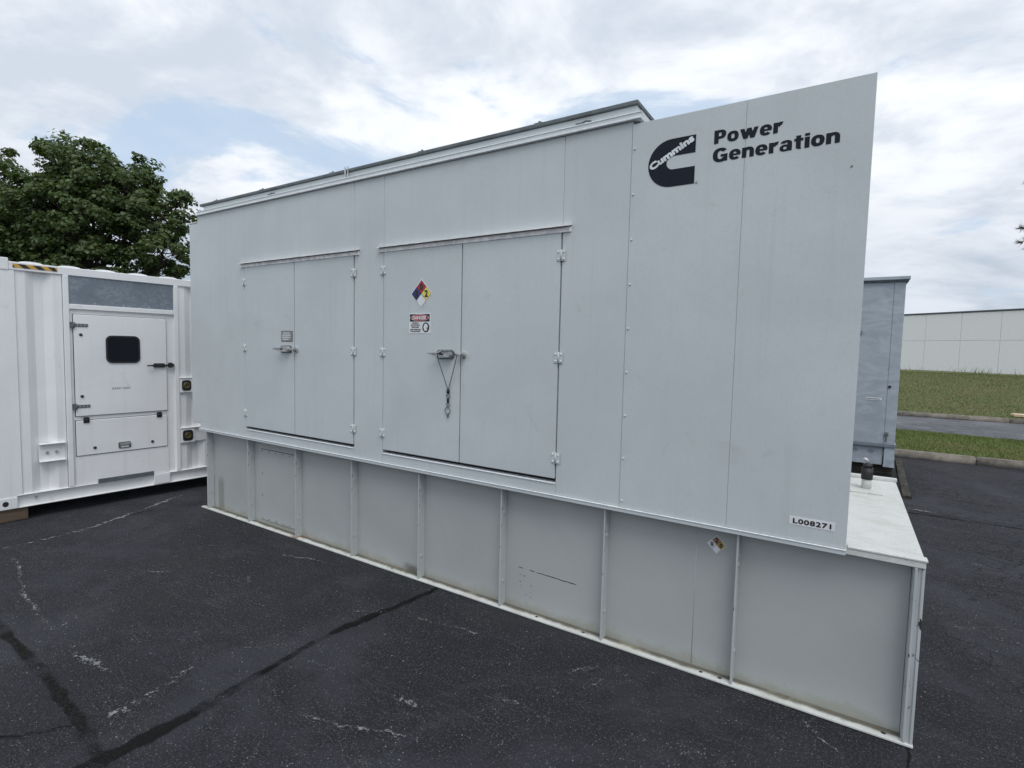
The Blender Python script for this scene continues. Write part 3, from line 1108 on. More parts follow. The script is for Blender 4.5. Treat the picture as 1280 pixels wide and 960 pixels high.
def latch(x, z, door, flip=1):
    B = gb('steel')
    # escutcheon with rounded ends, spindle boss and lever pointing left
    pts = []
    for i in range(16):
        a = 2 * math.pi * i / 16
        pts.append((x - 0.045 + math.copysign(0.05, math.cos(a)) + 0.032 * math.cos(a), -0.0045, z + 0.034 * math.sin(a)))
    B.mat(M['darkgrey']).prism(pts, (0, -0.010, 0))
    B.mat(M['steel']).prism([(p[0] * 0.86 + (x - 0.045) * 0.14, -0.0148, z + (p[2] - z) * 0.78) for p in pts], (0, -0.006, 0))
    B.mat(M['steel']).disc((x, -0.021, z), (0, -1, 0), 0.021, 0.030, 14)
    B.prism([(x + 0.012, -0.040, z - 0.017), (x + 0.012, -0.040, z + 0.017), (x - 0.10, -0.044, z + 0.013), (x - 0.172, -0.050, z + 0.007), (x - 0.172, -0.050, z - 0.005), (x - 0.10, -0.044, z - 0.012)], (0, -0.014, 0))
    B.mat(M['dark']).box(x - 0.06, x - 0.03, -0.0600, -0.0585, z - 0.006, z + 0.006)
    B.build('latch_handle', door)


latch(-2.388, 1.749, doors[2])
latch(-4.245, 1.749, doors[0])
for x, d in ((-2.272, doors[3]), (-4.147, doors[1])):
    gb('steel').disc((x, -0.0045, 1.747), (0, -1, 0), 0.024, 0.016, 14).box(x - 0.055, x - 0.012, -0.030, -0.0205, 1.738, 1.757, 0.002).mat(M['darkgrey']).disc((x + 0.006, -0.021, 1.741), (0, -1, 0), 0.014, 0.016, 12).build('keeper', d)

# placard on the left door
pl = gb('darkgrey').box(-4.366, -4.20, -0.008, -0.0045, 1.818, 1.914, 0.001)
pl.mat(plain('placard_plate', (0.30, 0.30, 0.30), 0.45, 0.4)).box(-4.361, -4.205, -0.0095, -0.0085, 1.823, 1.909)
pl.mat(M['decal_light'])
for k, (a, b) in enumerate(((-4.33, -4.235), (-4.345, -4.22), (-4.345, -4.225), (-4.34, -4.25))):
    z = 1.890 - k * 0.019
    pl.poly([(a, -0.0105, z), (b, -0.0105, z), (b, -0.0105, z + 0.008), (a, -0.0105, z + 0.008)])
pl.build('placard', doors[0])


def diamond(cx, cz, hw, hh, y, parent, cols, nums, border='sticker', ncol=None):
    B = gb(border)
    k = 1.10
    B.prism([(cx, y, cz + hh * k), (cx + hw * k, y, cz), (cx, y, cz - hh * k), (cx - hw * k, y, cz)], (0, -0.0008, 0))
    B.mat(M['black'])
    B.poly([(cx, y - 0.0018, cz + hh), (cx + hw, y - 0.0018, cz), (cx, y - 0.0018, cz - hh), (cx - hw, y - 0.0018, cz)])
    for (ox, oz), cmat in zip(((0, .5), (-.5, 0), (.5, 0), (0, -.5)), cols):
        ax, az = cx + ox * hw, cz + oz * hh
        q = 0.475
        B.mat(M[cmat]).poly([(ax, y - 0.0028, az + hh * q), (ax + hw * q, y - 0.0028, az), (ax, y - 0.0028, az - hh * q), (ax - hw * q, y - 0.0028, az)])
    for (ox, oz), t, cm in zip(((0, .5), (-.5, 0), (.5, 0)), nums, ncol or ('black',) * 3):
        wdt, hgt = hw * 0.28, hh * 0.46
        B.mat(M[cm])
        add_text(B, t, cx + ox * hw - wdt / 2, cz + oz * hh - hgt / 2, wdt, hgt, y - 0.0038, 0.07)
    return B.build('hazard_diamond', parent)


diamond(-2.6725, 2.188, 0.097, 0.100, -0.0045, doors[2], ('red', 'blue', 'yellow', 'sticker'), '032')

# danger notice
ds = gb('sticker')
x0, x1, z0, z1 = -2.792, -2.580, 1.897, 2.047
y = -0.0045
ds.box(x0, x1, y - 0.0015, y, z0, z1)
ds.mat(M['black']).poly([(x0 + .009, y - .0025, z1 - .062), (x1 - .009, y - .0025, z1 - .062), (x1 - .009, y - .0025, z1 - .008), (x0 + .009, y - .0025, z1 - .008)])


def ellipse(cx, cz, a, b, yy, n=24):
    return [(cx + a * math.cos(2 * math.pi * i / n), yy, cz + b * math.sin(2 * math.pi * i / n)) for i in range(n)]


cx = (x0 + x1) / 2
ds.mat(M['sticker']).poly(ellipse(cx, z1 - .035, .089, .0245, y - .0033))
ds.mat(M['red']).poly(ellipse(cx, z1 - .035, .086, .022, y - .0041))
ds.mat(M['sticker'])
add_text(ds, 'DANGER', cx - .066, z1 - .0475, .132, .025, y - .0049, 0.06)
ds.mat(M['black'])
for t, zz, a, b in (('HEARING', .0750, .030, .095), ('PROTECTION', .0595, .020, .108), ('REQUIRED', .0440, .026, .100), ('WHEN OPERATING', .0265, .010, .118), ('THIS EQUIPMENT', .0125, .012, .116)):
    add_text(ds, t, x0 + a, z0 + zz - 0.003, b - a, .0095, y - .0025, 0.05)
ds.mat(M['black']).poly(ellipse(x1 - .045, z0 + .045, .034, .036, y - .0025))
ds.mat(M['sticker']).poly(ellipse(x1 - .045, z0 + .045, .021, .027, y - .0033))
ds.mat(M['black']).poly([(x1 - .034, y - .0041, z0 + .028), (x1 - .026, y - .0041, z0 + .036), (x1 - .028, y - .0041, z0 + .05), (x1 - .036, y - .0041, z0 + .042)])
ds.build('danger_notice', doors[2])

# emblem
em = gb('navy')
cxl, czl, R_, ri = -0.8715, 2.8305, 0.1275, 0.0355
ye = -0.0035
for seg in range(2):
    pass
outer = []
inner = []
NN = 28
for i in range(NN + 1):
    a = math.pi / 2 + math.pi * i / NN
    outer.append((cxl + R_ * math.cos(a), czl + R_ * math.sin(a)))
    inner.append((-0.862 + ri * math.cos(a), czl + ri * math.sin(a)))
outer = [(-0.745, czl + R_)] + outer + [(-0.745, czl - R_)]
inner = [(-0.745, czl + ri)] + inner + [(-0.745, czl - ri)]
vo = [em.bm.verts.new((p[0], ye - 0.001, p[1])) for p in outer]
vi_ = [em.bm.verts.new((p[0], ye - 0.001, p[1])) for p in inner]
for i in range(len(vo) - 1):
    em.bm.faces.new([vo[i], vo[i + 1], vi_[i + 1], vi_[i]])
emo = em.build('emblem', G)
le = gb('decal_light')
ang = math.atan2(0.128, 0.232)
add_text(le, 'Cummins', -0.978, 2.806, 0.256, 0.034, ye - 0.0022, 0.105, ang=ang)
le.build('emblem_lettering', emo)
rg = gb('navy').poly(ellipse(-0.733, 2.705, .006, .006, ye - .001, 12)).mat(M['grey']).poly(ellipse(-0.733, 2.705, .0045, .0045, ye - .0016, 12)).mat(M['navy'])
add_text(rg, 'R', -0.7355, 2.7025, .005, .005, ye - .0022)
rg.build('registered_mark', emo)


# heavy wide lettering, drawn stroke by stroke (baseline 0, cap height 1, x-height .74)
def heavy(B, text, x, z, width, caph, y):
    strokes = []

    def rect(ox, x0, x1, z0, z1): strokes.append([[(ox + x0, z0), (ox + x1, z0)], [(ox + x0, z1), (ox + x1, z1)]])

    def bar(ox, xa, za, xb, zb_, t): strokes.append([[(ox + xa, za), (ox + xa + t, za)], [(ox + xb, zb_), (ox + xb + t, zb_)]])

    def ring(ox, cx_, cz_, rx, rz, tx_, tz, a0, a1):
        n_ = 22
        st_ = []
        for i_ in range(n_ + 1):
            a = math.radians(a0 + (a1 - a0) * i_ / n_)
            c_, s_ = math.cos(a), math.sin(a)
            e_ = 0.86
            po = (math.copysign(abs(c_) ** e_, c_), math.copysign(abs(s_) ** e_, s_))
            st_.append([(ox + cx_ + rx * po[0], cz_ + rz * po[1]), (ox + cx_ + (rx - tx_) * po[0], cz_ + (rz - tz) * po[1])])
        strokes.append(st_)
    adv = 0.0
    for ch in text:
        o_ = adv
        if ch == 'P':
            rect(o_, 0, .29, 0, 1); rect(o_, .28, .41, .80, 1); rect(o_, .28, .41, .34, .53); ring(o_, .40, .67, .36, .33, .28, .195, -90, 90); wd_ = .76
        elif ch == 'o':
            ring(o_, .36, .37, .36, .385, .255, .20, 0, 360); wd_ = .72
        elif ch == 'w':
            for a, b in ((0, .22), (.43, .22), (.43, .64), (.86, .64)): bar(o_, a, .74, b, 0, .265)
            wd_ = 1.13
        elif ch == 'e':
            ring(o_, .36, .37, .36, .385, .255, .185, 0, 318); rect(o_, .1, .70, .30, .43); wd_ = .72
        elif ch == 'r':
            rect(o_, 0, .27, 0, .74); ring(o_, .47, .36, .36, .395, .26, .22, 160, 78); wd_ = .54
        elif ch == 'n':
            rect(o_, 0, .27, 0, .74); ring(o_, .385, .40, .335, .355, .265, .20, 0, 150); rect(o_, .455, .72, 0, .41); wd_ = .72
        elif ch == 'G':
            ring(o_, .48, .5, .48, .525, .30, .215, 38, 330); rect(o_, .50, .93, .36, .54); rect(o_, .70, .93, .02, .40); wd_ = .95
        elif ch == 'a':
            ring(o_, .36, .50, .33, .255, .25, .165, 0, 165); rect(o_, .44, .69, 0, .52); ring(o_, .30, .225, .30, .24, .20, .14, 0, 360); wd_ = .73
        elif ch == 't':
            rect(o_, .10, .37, .10, .94); rect(o_, 0, .50, .56, .74); ring(o_, .34, .20, .24, .205, .26, .17, 180, 285); wd_ = .50
        elif ch == 'i':
            rect(o_, 0, .27, 0, .74); rect(o_, 0, .27, .82, 1.0); wd_ = .27
        adv = o_ + wd_ + 0.075
    adv -= 0.075
    for q, st_ in enumerate(strokes):
        yy_ = y - 0.00003 * (q % 7)
        vv = [[B.bm.verts.new((x + p[0] / adv * width, yy_, z + p[1] * caph)) for p in r_] for r_ in st_]
        for a, b in zip(vv[:-1], vv[1:]):
            f = B.bm.faces.new([a[0], a[1], b[1], b[0]])
            f.material_index = B.cur


tx = gb('navy')
heavy(tx, 'Power', -0.652, 2.889, 0.320, 0.068, ye - 0.001)
tx.build('lettering', G)
tx = gb('navy')
heavy(tx, 'Generation', -0.655, 2.7955, 0.567, 0.068, ye - 0.001)
tx.build('lettering', G)
# asset label
lb = gb('sticker').box(-0.203, -0.007, -0.0046, -0.0032, 0.957, 0.999)
lb.mat(M['black'])
add_text(lb, 'L008271', -0.186, 0.966, 0.162, 0.023, -0.0056, 0.06, spacing=1.1)
lb.build('asset_label', G)

# ---------------------------------------------------------------- base tank
TY, PY = 0.018, 0.092
TL, TR = -5.84, 0.349
tank = gb('tank').box(TL + 0.13, TR - 0.045, PY, DEPTH + 0.015, 0.004, 0.85).build('fuel_tank', G)
gb('flange').box(TL, TR, TY, DEPTH + 0.02, 0.850, 0.880, 0.003).build('tank_top', tank)
gb('flange').box(XR + 0.004, TR + 0.006, TY - 0.004, TY + 0.05, 0.8805, 0.8925, 0.003).build('top_edge_strip', tank)
gb('flange').box(XR + 0.004, TR + 0.006, DEPTH - 0.02, DEPTH + 0.022, 0.8805, 0.905, 0.003).build('top_edge_strip', tank)
gb('flange').box(TL, TR + 0.002, TY - 0.004, PY - 0.001, 0.004, 0.016, 0.002).build('base_flange', tank)
st = mb('stiff')
st.box(-0.005, 0.005, TY, PY - 0.0005, 0.0165, 0.8495, 0.0015)
for z in (0.19, 0.67):
    st.disc((0.005, 0.055, z), (1, 0, 0), 0.012, 0.004, 12)
st_me = st.mesh('stiffener')
for k in range(9):
    link('stiffener', st_me, tank, (-5.7165 + k * 0.7539 - GX, 0, 0))
gb('stiff').box(TR - 0.043, TR - 0.006, TY + 0.012, PY + 0.02, 0.0165, 0.8495, 0.002).box(TR - 0.012, TR, TY + 0.006, DEPTH + 0.01, 0.0165, 0.8495, 0.002).build('end_plate', tank)
# weld seam in the eighth bay, access cover in the second
gb('tank').tube([(-0.665, PY + 0.001, 0.02), (-0.665, PY + 0.001, 0.849)], 0.0022, 6).build('weld_seam', tank)
gb('gap').box(-4.842, -4.28, PY - 0.003, PY - 0.0004, 0.051, 0.761).build('cover_edge_gap', tank)  # near-black sheet paints in the dark, shaded gap around the access cover
ac = gb('tank').box(-4.838, -4.28, PY - 0.009, PY - 0.0032, 0.055, 0.757, 0.0015)
ac.mat(M['darkgrey'])
for x in (-4.815, -4.71, -4.60, -4.49, -4.38):
    for z in (0.07, 0.742):
        ac.disc((x, PY - 0.009, z), (0, -1, 0), 0.006, 0.003, 8)
for z in (0.30, 0.52):
    ac.disc((-4.815, PY - 0.009, z), (0, -1, 0), 0.006, 0.003, 8)
ac.build('access_cover', tank)
diamond(-0.558, 0.742, 0.047, 0.048, PY - 0.0005, tank, ('tan', 'sticker', 'amber', 'sticker'), '200')
# long scrape in the paint of the sixth bay and its dotted neighbours
sc = gb('black')
P0, P1 = Vector((-1.84, PY - 0.0008, 0.300)), Vector((-1.40, PY - 0.0008, 0.287))
prev = P0
for k in range(1, 25):
    p = P0.lerp(P1, k / 24) + Vector((0, 0, random.uniform(-.002, .002)))
    t = 0.0016 + random.uniform(0, 0.0014)
    if random.random() > (0.35 if k < 9 else 0.02):
        sc.poly([prev + Vector((0, 0, -t)), p + Vector((0, 0, -t)), p + Vector((0, 0, t)), prev + Vector((0, 0, t))])
    prev = p
for (x, z) in ((-1.83, .25), (-1.80, .245), (-1.83, .20), (-1.82, .17), (-1.78, .12), (-1.74, .19), (-1.74, .14), (-1.74, .11), (-2.33, .34), (-2.28, .335), (-2.24, .336)):
    a = random.uniform(.004, .014)
    sc.poly([(x, PY - .0008, z), (x + a, PY - .0008, z - .002), (x + a, PY - .0008, z + .002), (x, PY - .0008, z + .003)])
tag(sc.build('paint_scrape', tank), kind='stuff')
# flange bolt holes
for x in (-5.2, -3.0, -1.66, -1.32, -0.60, -0.50, 0.24):
    fh = gb('black').poly([(x + 0.011 * math.cos(i * math.pi / 5), 0.045 + 0.009 * math.sin(i * math.pi / 5), 0.0166) for i in range(10)])
    fh.build('bolt_hole', tank)
# filler pipe on its pad
gb('flange').box(0.06, 0.245, 1.30, 1.64, 0.8805, 0.889, 0.002).build('filler_pad', tank)
fp = gb('flange').tube([(0.156, 1.43, 0.889), (0.156, 1.43, 0.985)], 0.030, 14)
fp.mat(M['dark']).tube([(0.156, 1.43, 0.955), (0.156, 1.43, 1.035)], 0.035, 14).tube([(0.156, 1.43, 1.035), (0.156, 1.43, 1.062)], 0.028, 14)
fp.mat(M['steel']).tube([(0.156, 1.43, 1.06), (0.153, 1.43, 1.085), (0.140, 1.43, 1.094), (0.125, 1.43, 1.085)], 0.011, 8)
fp.build('filler_pipe', tank)

# cord and rings hung over the latch (a thing of its own)
K = mb('cord')
kx, kz = -2.402, 1.749
K.tube([(-2.462, -0.066, 1.752), (-2.455, -0.058, 1.70), (-2.425, -0.030, 1.58), (-2.402, -0.013, 1.492)], 0.0025, 6)
K.tube([(-2.306, -0.040, 1.742), (-2.318, -0.038, 1.70), (-2.36, -0.026, 1.59), (-2.401, -0.012, 1.492)], 0.0025, 6)
K.tube([(-2.462, -0.066, 1.752), (-2.42, -0.062, 1.770), (-2.34, -0.056, 1.768), (-2.306, -0.040, 1.742)], 0.0032, 6)
K.tube([(-2.402, -0.012, 1.50), (-2.402, -0.012, 1.472)], [0.010, 0.012], 8)
K.tube([(-2.402, -0.012, 1.435), (-2.402, -0.012, 1.405)], [0.009, 0.007], 8)
K.mat(M['darkgrey'])
K.torus((-2.402, -0.012, 1.452), (0, 1, 0), 0.015, 0.0028, 16, 6)
K.torus((-2.401, -0.012, 1.390), (0, 1, 0), 0.013, 0.0028, 14, 6)
K.torus((-2.405, -0.012, 1.348), (0, 1, 0), 0.026, 0.0024, 20, 6, 0.7, 1.15) if False else K.torus((-2.405, -0.012, 1.348), (0, 1, 0), 0.024, 0.0026, 20, 6)
K.tube([(-2.407, -0.012, 1.326), (-2.403, -0.012, 1.310), (-2.398, -0.012, 1.295)], [0.007, 0.007, 0.004], 6)
ko = K.build('key_cord')
tag(ko, 'black cord loop with small rings hanging from the right-hand door latch', 'cord')

# ================================================================== WHITE CONTAINER
ca = math.atan2(0.9965, 0.0837)
CT = empty('shipping_container', (-6.7937, -1.3729, 0), ca)
tag(CT, 'white corrugated steel container with a windowed access door, raised on timber', 'container')
# local: x along the long side away from the camera, -y outward, z up
S0, S1 = -0.045, 6.015
WID = 2.438
Z0, Z1 = 0.128, 2.553


def corr(m, s0, s1, z0, z1, y_out, depth, first=0.07, thick=0.004):
    """trapezoid corrugated sheet"""
    B = mb(m)
    prof = []
    s_ = s0
    pat = ((0.072, 0), (0.068, 1), (0.070, 1), (0.068, 0))
    yv = y_out
    prof.append((s_, yv))
    k = 0
    while s_ < s1 - 1e-6:
        d, lv = pat[k % 4]
        s2 = min(s1, s_ + d)
        tgt = y_out + depth * (1 if (k % 4) in (1, 2) else 0)
        prof.append((s2, tgt))
        s_ = s2
        k += 1
    vs0 = [B.bm.verts.new((a, b, z0)) for a, b in prof]
    vs1 = [B.bm.verts.new((a, b, z1)) for a, b in prof]
    for i in range(len(prof) - 1):
        f = B.bm.faces.new([vs0[i], vs0[i + 1], vs1[i + 1], vs1[i]])
        f.material_index = B.cur
    return B


corr('white', 0.175, 0.530, 0.25, 2.445, 0.012, 0.036).build('corrugated_side', CT)
corr('white', 1.583, S1 - 0.17, 0.25, 2.445, 0.012, 0.036).build('corrugated_side', CT)
# inner box that closes sides, back and floor
mb('white').box(S0 + 0.02, S1 - 0.02, 0.055, WID - 0.01, 0.20, 2.50).build('body', CT)
for s in (S0, S1 - 0.22):
    mb('white').box(s, s + 0.22, 0.0, 0.20, 0.24, 2.44, 0.006).build('corner_post', CT)
    mb('white').box(s, s + 0.22, WID - 0.2, WID, 0.24, 2.44, 0.006).build('corner_post', CT)


def casting(s, y, zb, hole_y):
    B = mb('white').box(s, s + 0.178, y, y + 0.162, zb, zb + 0.116, 0.008, 2)
    B.mat(M['gap'])
    pts = []
    for i in range(16):
        a = 2 * math.pi * i / 16
        pts.append((s + 0.089 + 0.020 * math.cos(a) * 1.15, hole_y, zb + 0.058 + 0.026 * math.sin(a)))
    B.poly(pts)
    return B.build('corner_casting', CT)


for s in (S0, S1 - 0.178):
    for zb in (Z0, Z1 - 0.116):
        casting(s, -0.006, zb, -0.0075)
        casting(s, WID - 0.156, zb, WID + 0.0075)
mb('white').box(0.134, S1 - 0.18, -0.002, 0.06, 2.442, 2.520, 0.004).build('top_rail', CT)
br = mb('white')
br.box(0.134, S1 - 0.18, -0.004, 0.06, 0.249, 0.258, 0.002)
br.box(0.134, S1 - 0.18, 0.028, 0.054, 0.138, 0.2485)
br.box(0.134, S1 - 0.18, -0.002, 0.06, 0.129, 0.1375, 0.002)
br.build('bottom_rail', CT)
# roof sheet with pressed ribs
rf = mb('white').box(S0 + 0.05, S1 - 0.05, 0.01, WID - 0.01, 2.500, 2.5215)
for k in range(19):
    s = 0.30 + k * 0.30
    pts = []
    for i in range(9):
        a = math.pi * i / 8
        pts.append((s - 0.09 * math.cos(a), 0.03, 2.5218 + 0.018 * math.sin(a)))
    rf.prism(pts, (0, WID - 0.06, 0))
rf.build('roof', CT)

# hazard tape on the top rail
hz = mb('hazard_y')
a, b, z0, z1 = 0.162, 0.493, 2.466, 2.503
yy = -0.0045
hz.poly([(a, yy, z0), (b, yy, z0), (b, yy, z1), (a, yy, z1)])
hz.mat(M['black'])
pw = (b - a) / 6
for k in range(3):
    s = a + (2 * k + 1) * pw - 0.022
    q = [(s + 0.044, z0), (s + pw + 0.044, z0), (s + pw, z1), (s, z1)]
    q = [(min(max(p[0], a), b), p[1]) for p in q]
    hz.poly([(p[0], yy - 0.0012, p[1]) for p in q])
hz.poly([(a, yy - 0.0012, z0), (a + 0.018, yy - 0.0012, z0), (a, yy - 0.0012, z1 - 0.008)])
hz.build('hazard_tape', CT)

# door bay
mb('white').box(0.530, 0.577, -0.006, 0.06, 0.2585, 2.4415, 0.004).build('door_post', CT)
mb('white').box(1.538, 1.583, -0.006, 0.06, 0.2585, 2.4415, 0.004).build('door_post', CT)
mb('white').box(0.5775, 1.5375, -0.004, 0.06, 2.102, 2.153, 0.004).build('door_header', CT)
gp = mb('galv').box(0.5775, 1.5375, 0.014, 0.05, 2.1535, 2.4415)
gp.mat(M['steel'])
for s in (0.80, 1.05, 1.29):
    for z in (2.425, 2.168):
        gp.disc((s, 0.014, z), (0, -1, 0), 0.007, 0.005, 8, True)
gp.build('vent_panel', CT)
mb('white').box(0.5775, 1.5375, 0.020, 0.054, 0.2585, 2.1015).build('door_frame', CT)
mb('white').box(0.602, 1.462, 0.0115, 0.0195, 0.262, 0.560, 0.002).build('kick_panel', CT)
dr = mb('white').box(0.608, 1.455, 0.002, 0.0195, 0.990, 2.050, 0.004).build('access_door', CT)
mb('dark').box(0.6025, 1.4605, 0.0165, 0.0198, 0.985, 2.055).build('door_seal', dr)


def rrect(x0, x1, z0, z1, r, y, n=6):
    pts = []
    for cx_, cz_, a0 in ((x1 - r, z1 - r, 0), (x0 + r, z1 - r, 90), (x0 + r, z0 + r, 180), (x1 - r, z0 + r, 270)):
        for i in range(n + 1):
            a = math.radians(a0 + 90 * i / n)
            pts.append((cx_ + r * math.cos(a), y, cz_ + r * math.sin(a)))
    return pts


wn = mb('dark').prism(rrect(0.876, 1.189, 1.546, 1.842, 0.055, 0.0015), (0, -0.010, 0)).build('window', dr)
mb('glass').prism(rrect(0.892, 1.173, 1.562, 1.826, 0.045, -0.0088), (0, -0.0015, 0)).build('pane', wn)
hm = mb('darkgrey')
hm.box(-0.060, 0.088, -0.006, 0.0, -0.016, 0.016, 0.002).box(-0.065, -0.028, -0.012, 0.0, -0.030, 0.030, 0.003).tube([(-0.030, -0.010, -0.03), (-0.030, -0.010, 0.03)], 0.008, 8)
hm.mat(M['steel'])
for s in (0.0, 0.03, 0.06):
    hm.disc((s, -0.006, 0), (0, -1, 0), 0.006, 0.003, 8)
hm_me = hm.mesh('hinge')
for z in (1.940, 1.094):
    link('hinge', hm_me, dr, (0.640, 0.0015, z))
hd = mb('dark')
hd.box(1.315, 1.430, -0.020, 0.0015, 1.492, 1.540, 0.010, 2).tube([(1.325, -0.03, 1.515), (1.245, -0.034, 1.514)], [0.010, 0.007], 8)
hd.tube([(1.43, -0.012, 1.516), (1.47, -0.014, 1.516)], 0.010, 8)
hd.prism([(1.465, -0.02, 1.492), (1.465, -0.02, 1.540), (1.492, -0.02, 1.548), (1.525, -0.02, 1.528), (1.525, -0.02, 1.502), (1.492, -0.02, 1.486)], (0, 0.020, 0))
hd.build('door_handle', dr)
knob_me = mb('dark').disc((0, 0, 0), (0, -1, 0), 0.016, 0.012, 12, True).mesh('knob')
for s, z in ((0.666, 1.841), (0.662, 1.198)):
    link('knob', knob_me, dr, (s, 0.0015, z))
tx = mb('black')
add_text(tx, 'DROP YARD', 0.925, 1.258, 0.165, 0.022, 0.0005, 0.0, spacing=1.15)
tx.build('lettering', dr)
ht = mb('white').box(0.604, 1.447, 0.002, 0.0195, 0.572, 0.943, 0.004).build('lower_hatch', CT)
mb('dark').box(0.599, 1.4525, 0.0165, 0.0198, 0.5665, 0.9485).build('hatch_seal', ht)
for s in (0.690, 1.366):
    mb('dark').box(s - 0.026, s + 0.026, -0.008, 0.0012, 0.915, 0.978, 0.004).tube([(s - 0.026, -0.008, 0.946), (s + 0.026, -0.008, 0.946)], 0.008, 8).build('hinge', ht)
for s, z in ((0.757, 0.643), (1.293, 0.642)):
    link('knob', knob_me, ht, (s, 0.0015, z))
ph = mb('darkgrey').prism(rrect(0.966, 1.082, 0.605, 0.675, 0.014, 0.0012, 3), (0, -0.006, 0))
ph.mat(M['steel']).prism([(0.972, -0.005, 0.666), (1.076, -0.005, 0.666), (1.066, -0.005, 0.640), (0.982, -0.005, 0.640)], (0, -0.012, 0))
ph.mat(M['sticker']).prism([(0.984, -0.005, 0.632), (1.064, -0.005, 0.632), (1.058, -0.005, 0.614), (0.990, -0.005, 0.614)], (0, -0.003, 0))
ph.build('pull_handle', ht)
# twist-lock sockets right of the door
for (s0, s1, z0, z1, ext) in ((1.586, 1.722, 1.190, 1.358, 0), (1.586, 1.735, 0.586, 0.758, 1)):
    B = mb('white').box(s0, s1, -0.012, 0.05, z0, z1, 0.003).box(s0 - 0.004, s1 + 0.03 + ext * 0.25, -0.02, 0.05, z1 + 0.0005, z1 + 0.010, 0.002)
    if ext:
        B.box(s1 + 0.001, s1 + 0.30, 0.002, 0.05, z0 + 0.01, z1 - 0.001)
    cx_, cz_ = (s0 + s1) / 2, (z0 + z1) / 2
    B.mat(M['dark']).prism(rrect(s0 + 0.018, s1 - 0.018, z0 + 0.022, z1 - 0.022, 0.03, -0.0125, 4), (0, -0.004, 0))
    B.mat(M['brass']).torus((cx_, -0.018, cz_), (0, 1, 0), 0.030, 0.006, 18, 6).torus((cx_, -0.018, cz_), (0, 1, 0), 0.014, 0.004, 14, 6)
    B.build('socket_box', CT)
# small channel bracket between post and door
bk = mb('white').box(0.304, 0.510, 0.006, 0.03, 0.566, 0.730).box(0.304, 0.512, -0.030, 0.03, 0.7305, 0.740, 0.002).box(0.304, 0.512, -0.030, 0.03, 0.556, 0.5655, 0.002)
bk.mat(M['steel'])
for s in (0.365, 0.44):
    bk.disc((s, 0.006, 0.648), (0, -1, 0), 0.014, 0.012, 8)
bk.build('bracket', CT)
# drain slot and plate on the lower rail
mb('darkgrey').box(0.774, 1.298, -0.010, -0.0045, 0.252, 0.300, 0.002).build('drain_slot', CT)
mb('white').box(1.300, 1.463, -0.008, 0.026, 0.1395, 0.247, 0.002).build('cover_plate', CT)
bt = mb('steel').tube([(0.27, 0.027, 0.215), (0.27, 0.0, 0.213)], 0.010, 8)
bt.build('bolt', CT)

# timbers under the container (things of their own)
for s, lab in ((-0.06, 'brown timber bearer under the near corner of the white container'), (5.6, 'brown timber bearer under the far end of the white container')):
    B = mb('timber').box(-0.27, 0.27, 0.0, 2.40, 0.002, 0.1275, 0.006)
    o = B.build('timber_bearer')
    o.matrix_world = Matrix.Translation(CT.location) @ Matrix.Rotation(ca, 4, 'Z') @ Matrix.Translation((s, 0.01, 0))
    tag(o, lab, 'timber', 'timbers under the container')

# ================================================================== SECOND UNIT BEHIND
U = empty('generator_cabinet', (-0.8, 7.6, 0))
tag(U, 'weathered blue-grey equipment cabinet on a skid behind the big generator', 'cabinet')
UX, UY = -0.8, 7.6


class UB(MB):
    def build(self, name, parent=None, loc=None):
        for v in self.bm.verts:
            v.co.x -= UX; v.co.y -= UY
        return MB.build(self, name, parent, loc)


def ub(m): return UB().mat(M[m])


YF, YBk = 6.7265, 8.62
ub('unit').box(-2.2, 0.520, YF, YBk, 0.5055, 2.915, 0.006).build('body', U)
ub('unit').box(0.5215, 0.660, YF, YBk, 0.5055, 2.915, 0.006).build('corner_panel', U)
ub('unit').box(-2.26, 0.705, YF - 0.055, YBk + 0.05, 2.94, 2.992, 0.006).mat(M['darkgrey']).box(-2.23, 0.690, YF - 0.03, YBk + 0.03, 2.9155, 2.9395).build('roof', U)
ub('galv').box(-2.24, 0.678, YF - 0.02, YBk + 0.02, 0.449, 0.505, 0.004).build('base_rail', U)
sk = ub('unit').box(-2.2, 0.66, YF + 0.06, YBk - 0.05, 0.30, 0.4485).box(-2.2, 0.52, YF + 0.03, YF + 0.055, 0.17, 0.4485, 0.003).build('skid', U)
for x0 in (0.535, -2.2):
    ub('unit').prism([(x0 + 0.004, YF - 0.004, 0.4485), (x0 + 0.128, YF - 0.004, 0.4485), (x0 + 0.135, YF - 0.004, 0.19), (x0 + 0.141, YF - 0.004, 0.15), (x0 - 0.004, YF - 0.004, 0.15), (x0, YF - 0.004, 0.19)], (0, 1.85, 0)).build('skid_foot', U)
for x in (0.17, 0.37):
    ub('galv').torus((x, YF + 0.026, 0.37), (0, 1, 0), 0.022, 0.006, 14, 6).build('tie_ring', sk)
B = ub('sticker').box(0.262, 0.462, YF - 0.004, YF - 0.0005, 1.152, 1.188)
B.mat(M['black'])
xx = 0.272
while xx < 0.45:
    wv = random.choice((0.010, 0.016, 0.020))
    B.poly([(xx, YF - 0.0055, 1.163), (xx + wv, YF - 0.0055, 1.163), (xx + wv, YF - 0.0055, 1.177), (xx, YF - 0.0055, 1.177)])
    xx += wv + 0.008
B.build('asset_label', U)
ub('dark').disc((0.548, YF - 0.0005, 1.362), (0, -1, 0), 0.020, 0.014, 12).build('lock_knob', U)
ub('darkgrey').box(0.541, 0.557, YF - 0.02, YF - 0.0005, 0.535, 0.64, 0.003).box(0.525, 0.575, YF - 0.028, YF - 0.0005, 0.632, 0.650, 0.003).box(0.530, 0.572, YF - 0.022, YF - 0.0005, 0.664, 0.676, 0.003).build('latch', U)
ub('galv').box(0.14, 0.16, YF - 0.02, YF - 0.0005, 2.14, 2.20, 0.004).build('bracket', U)
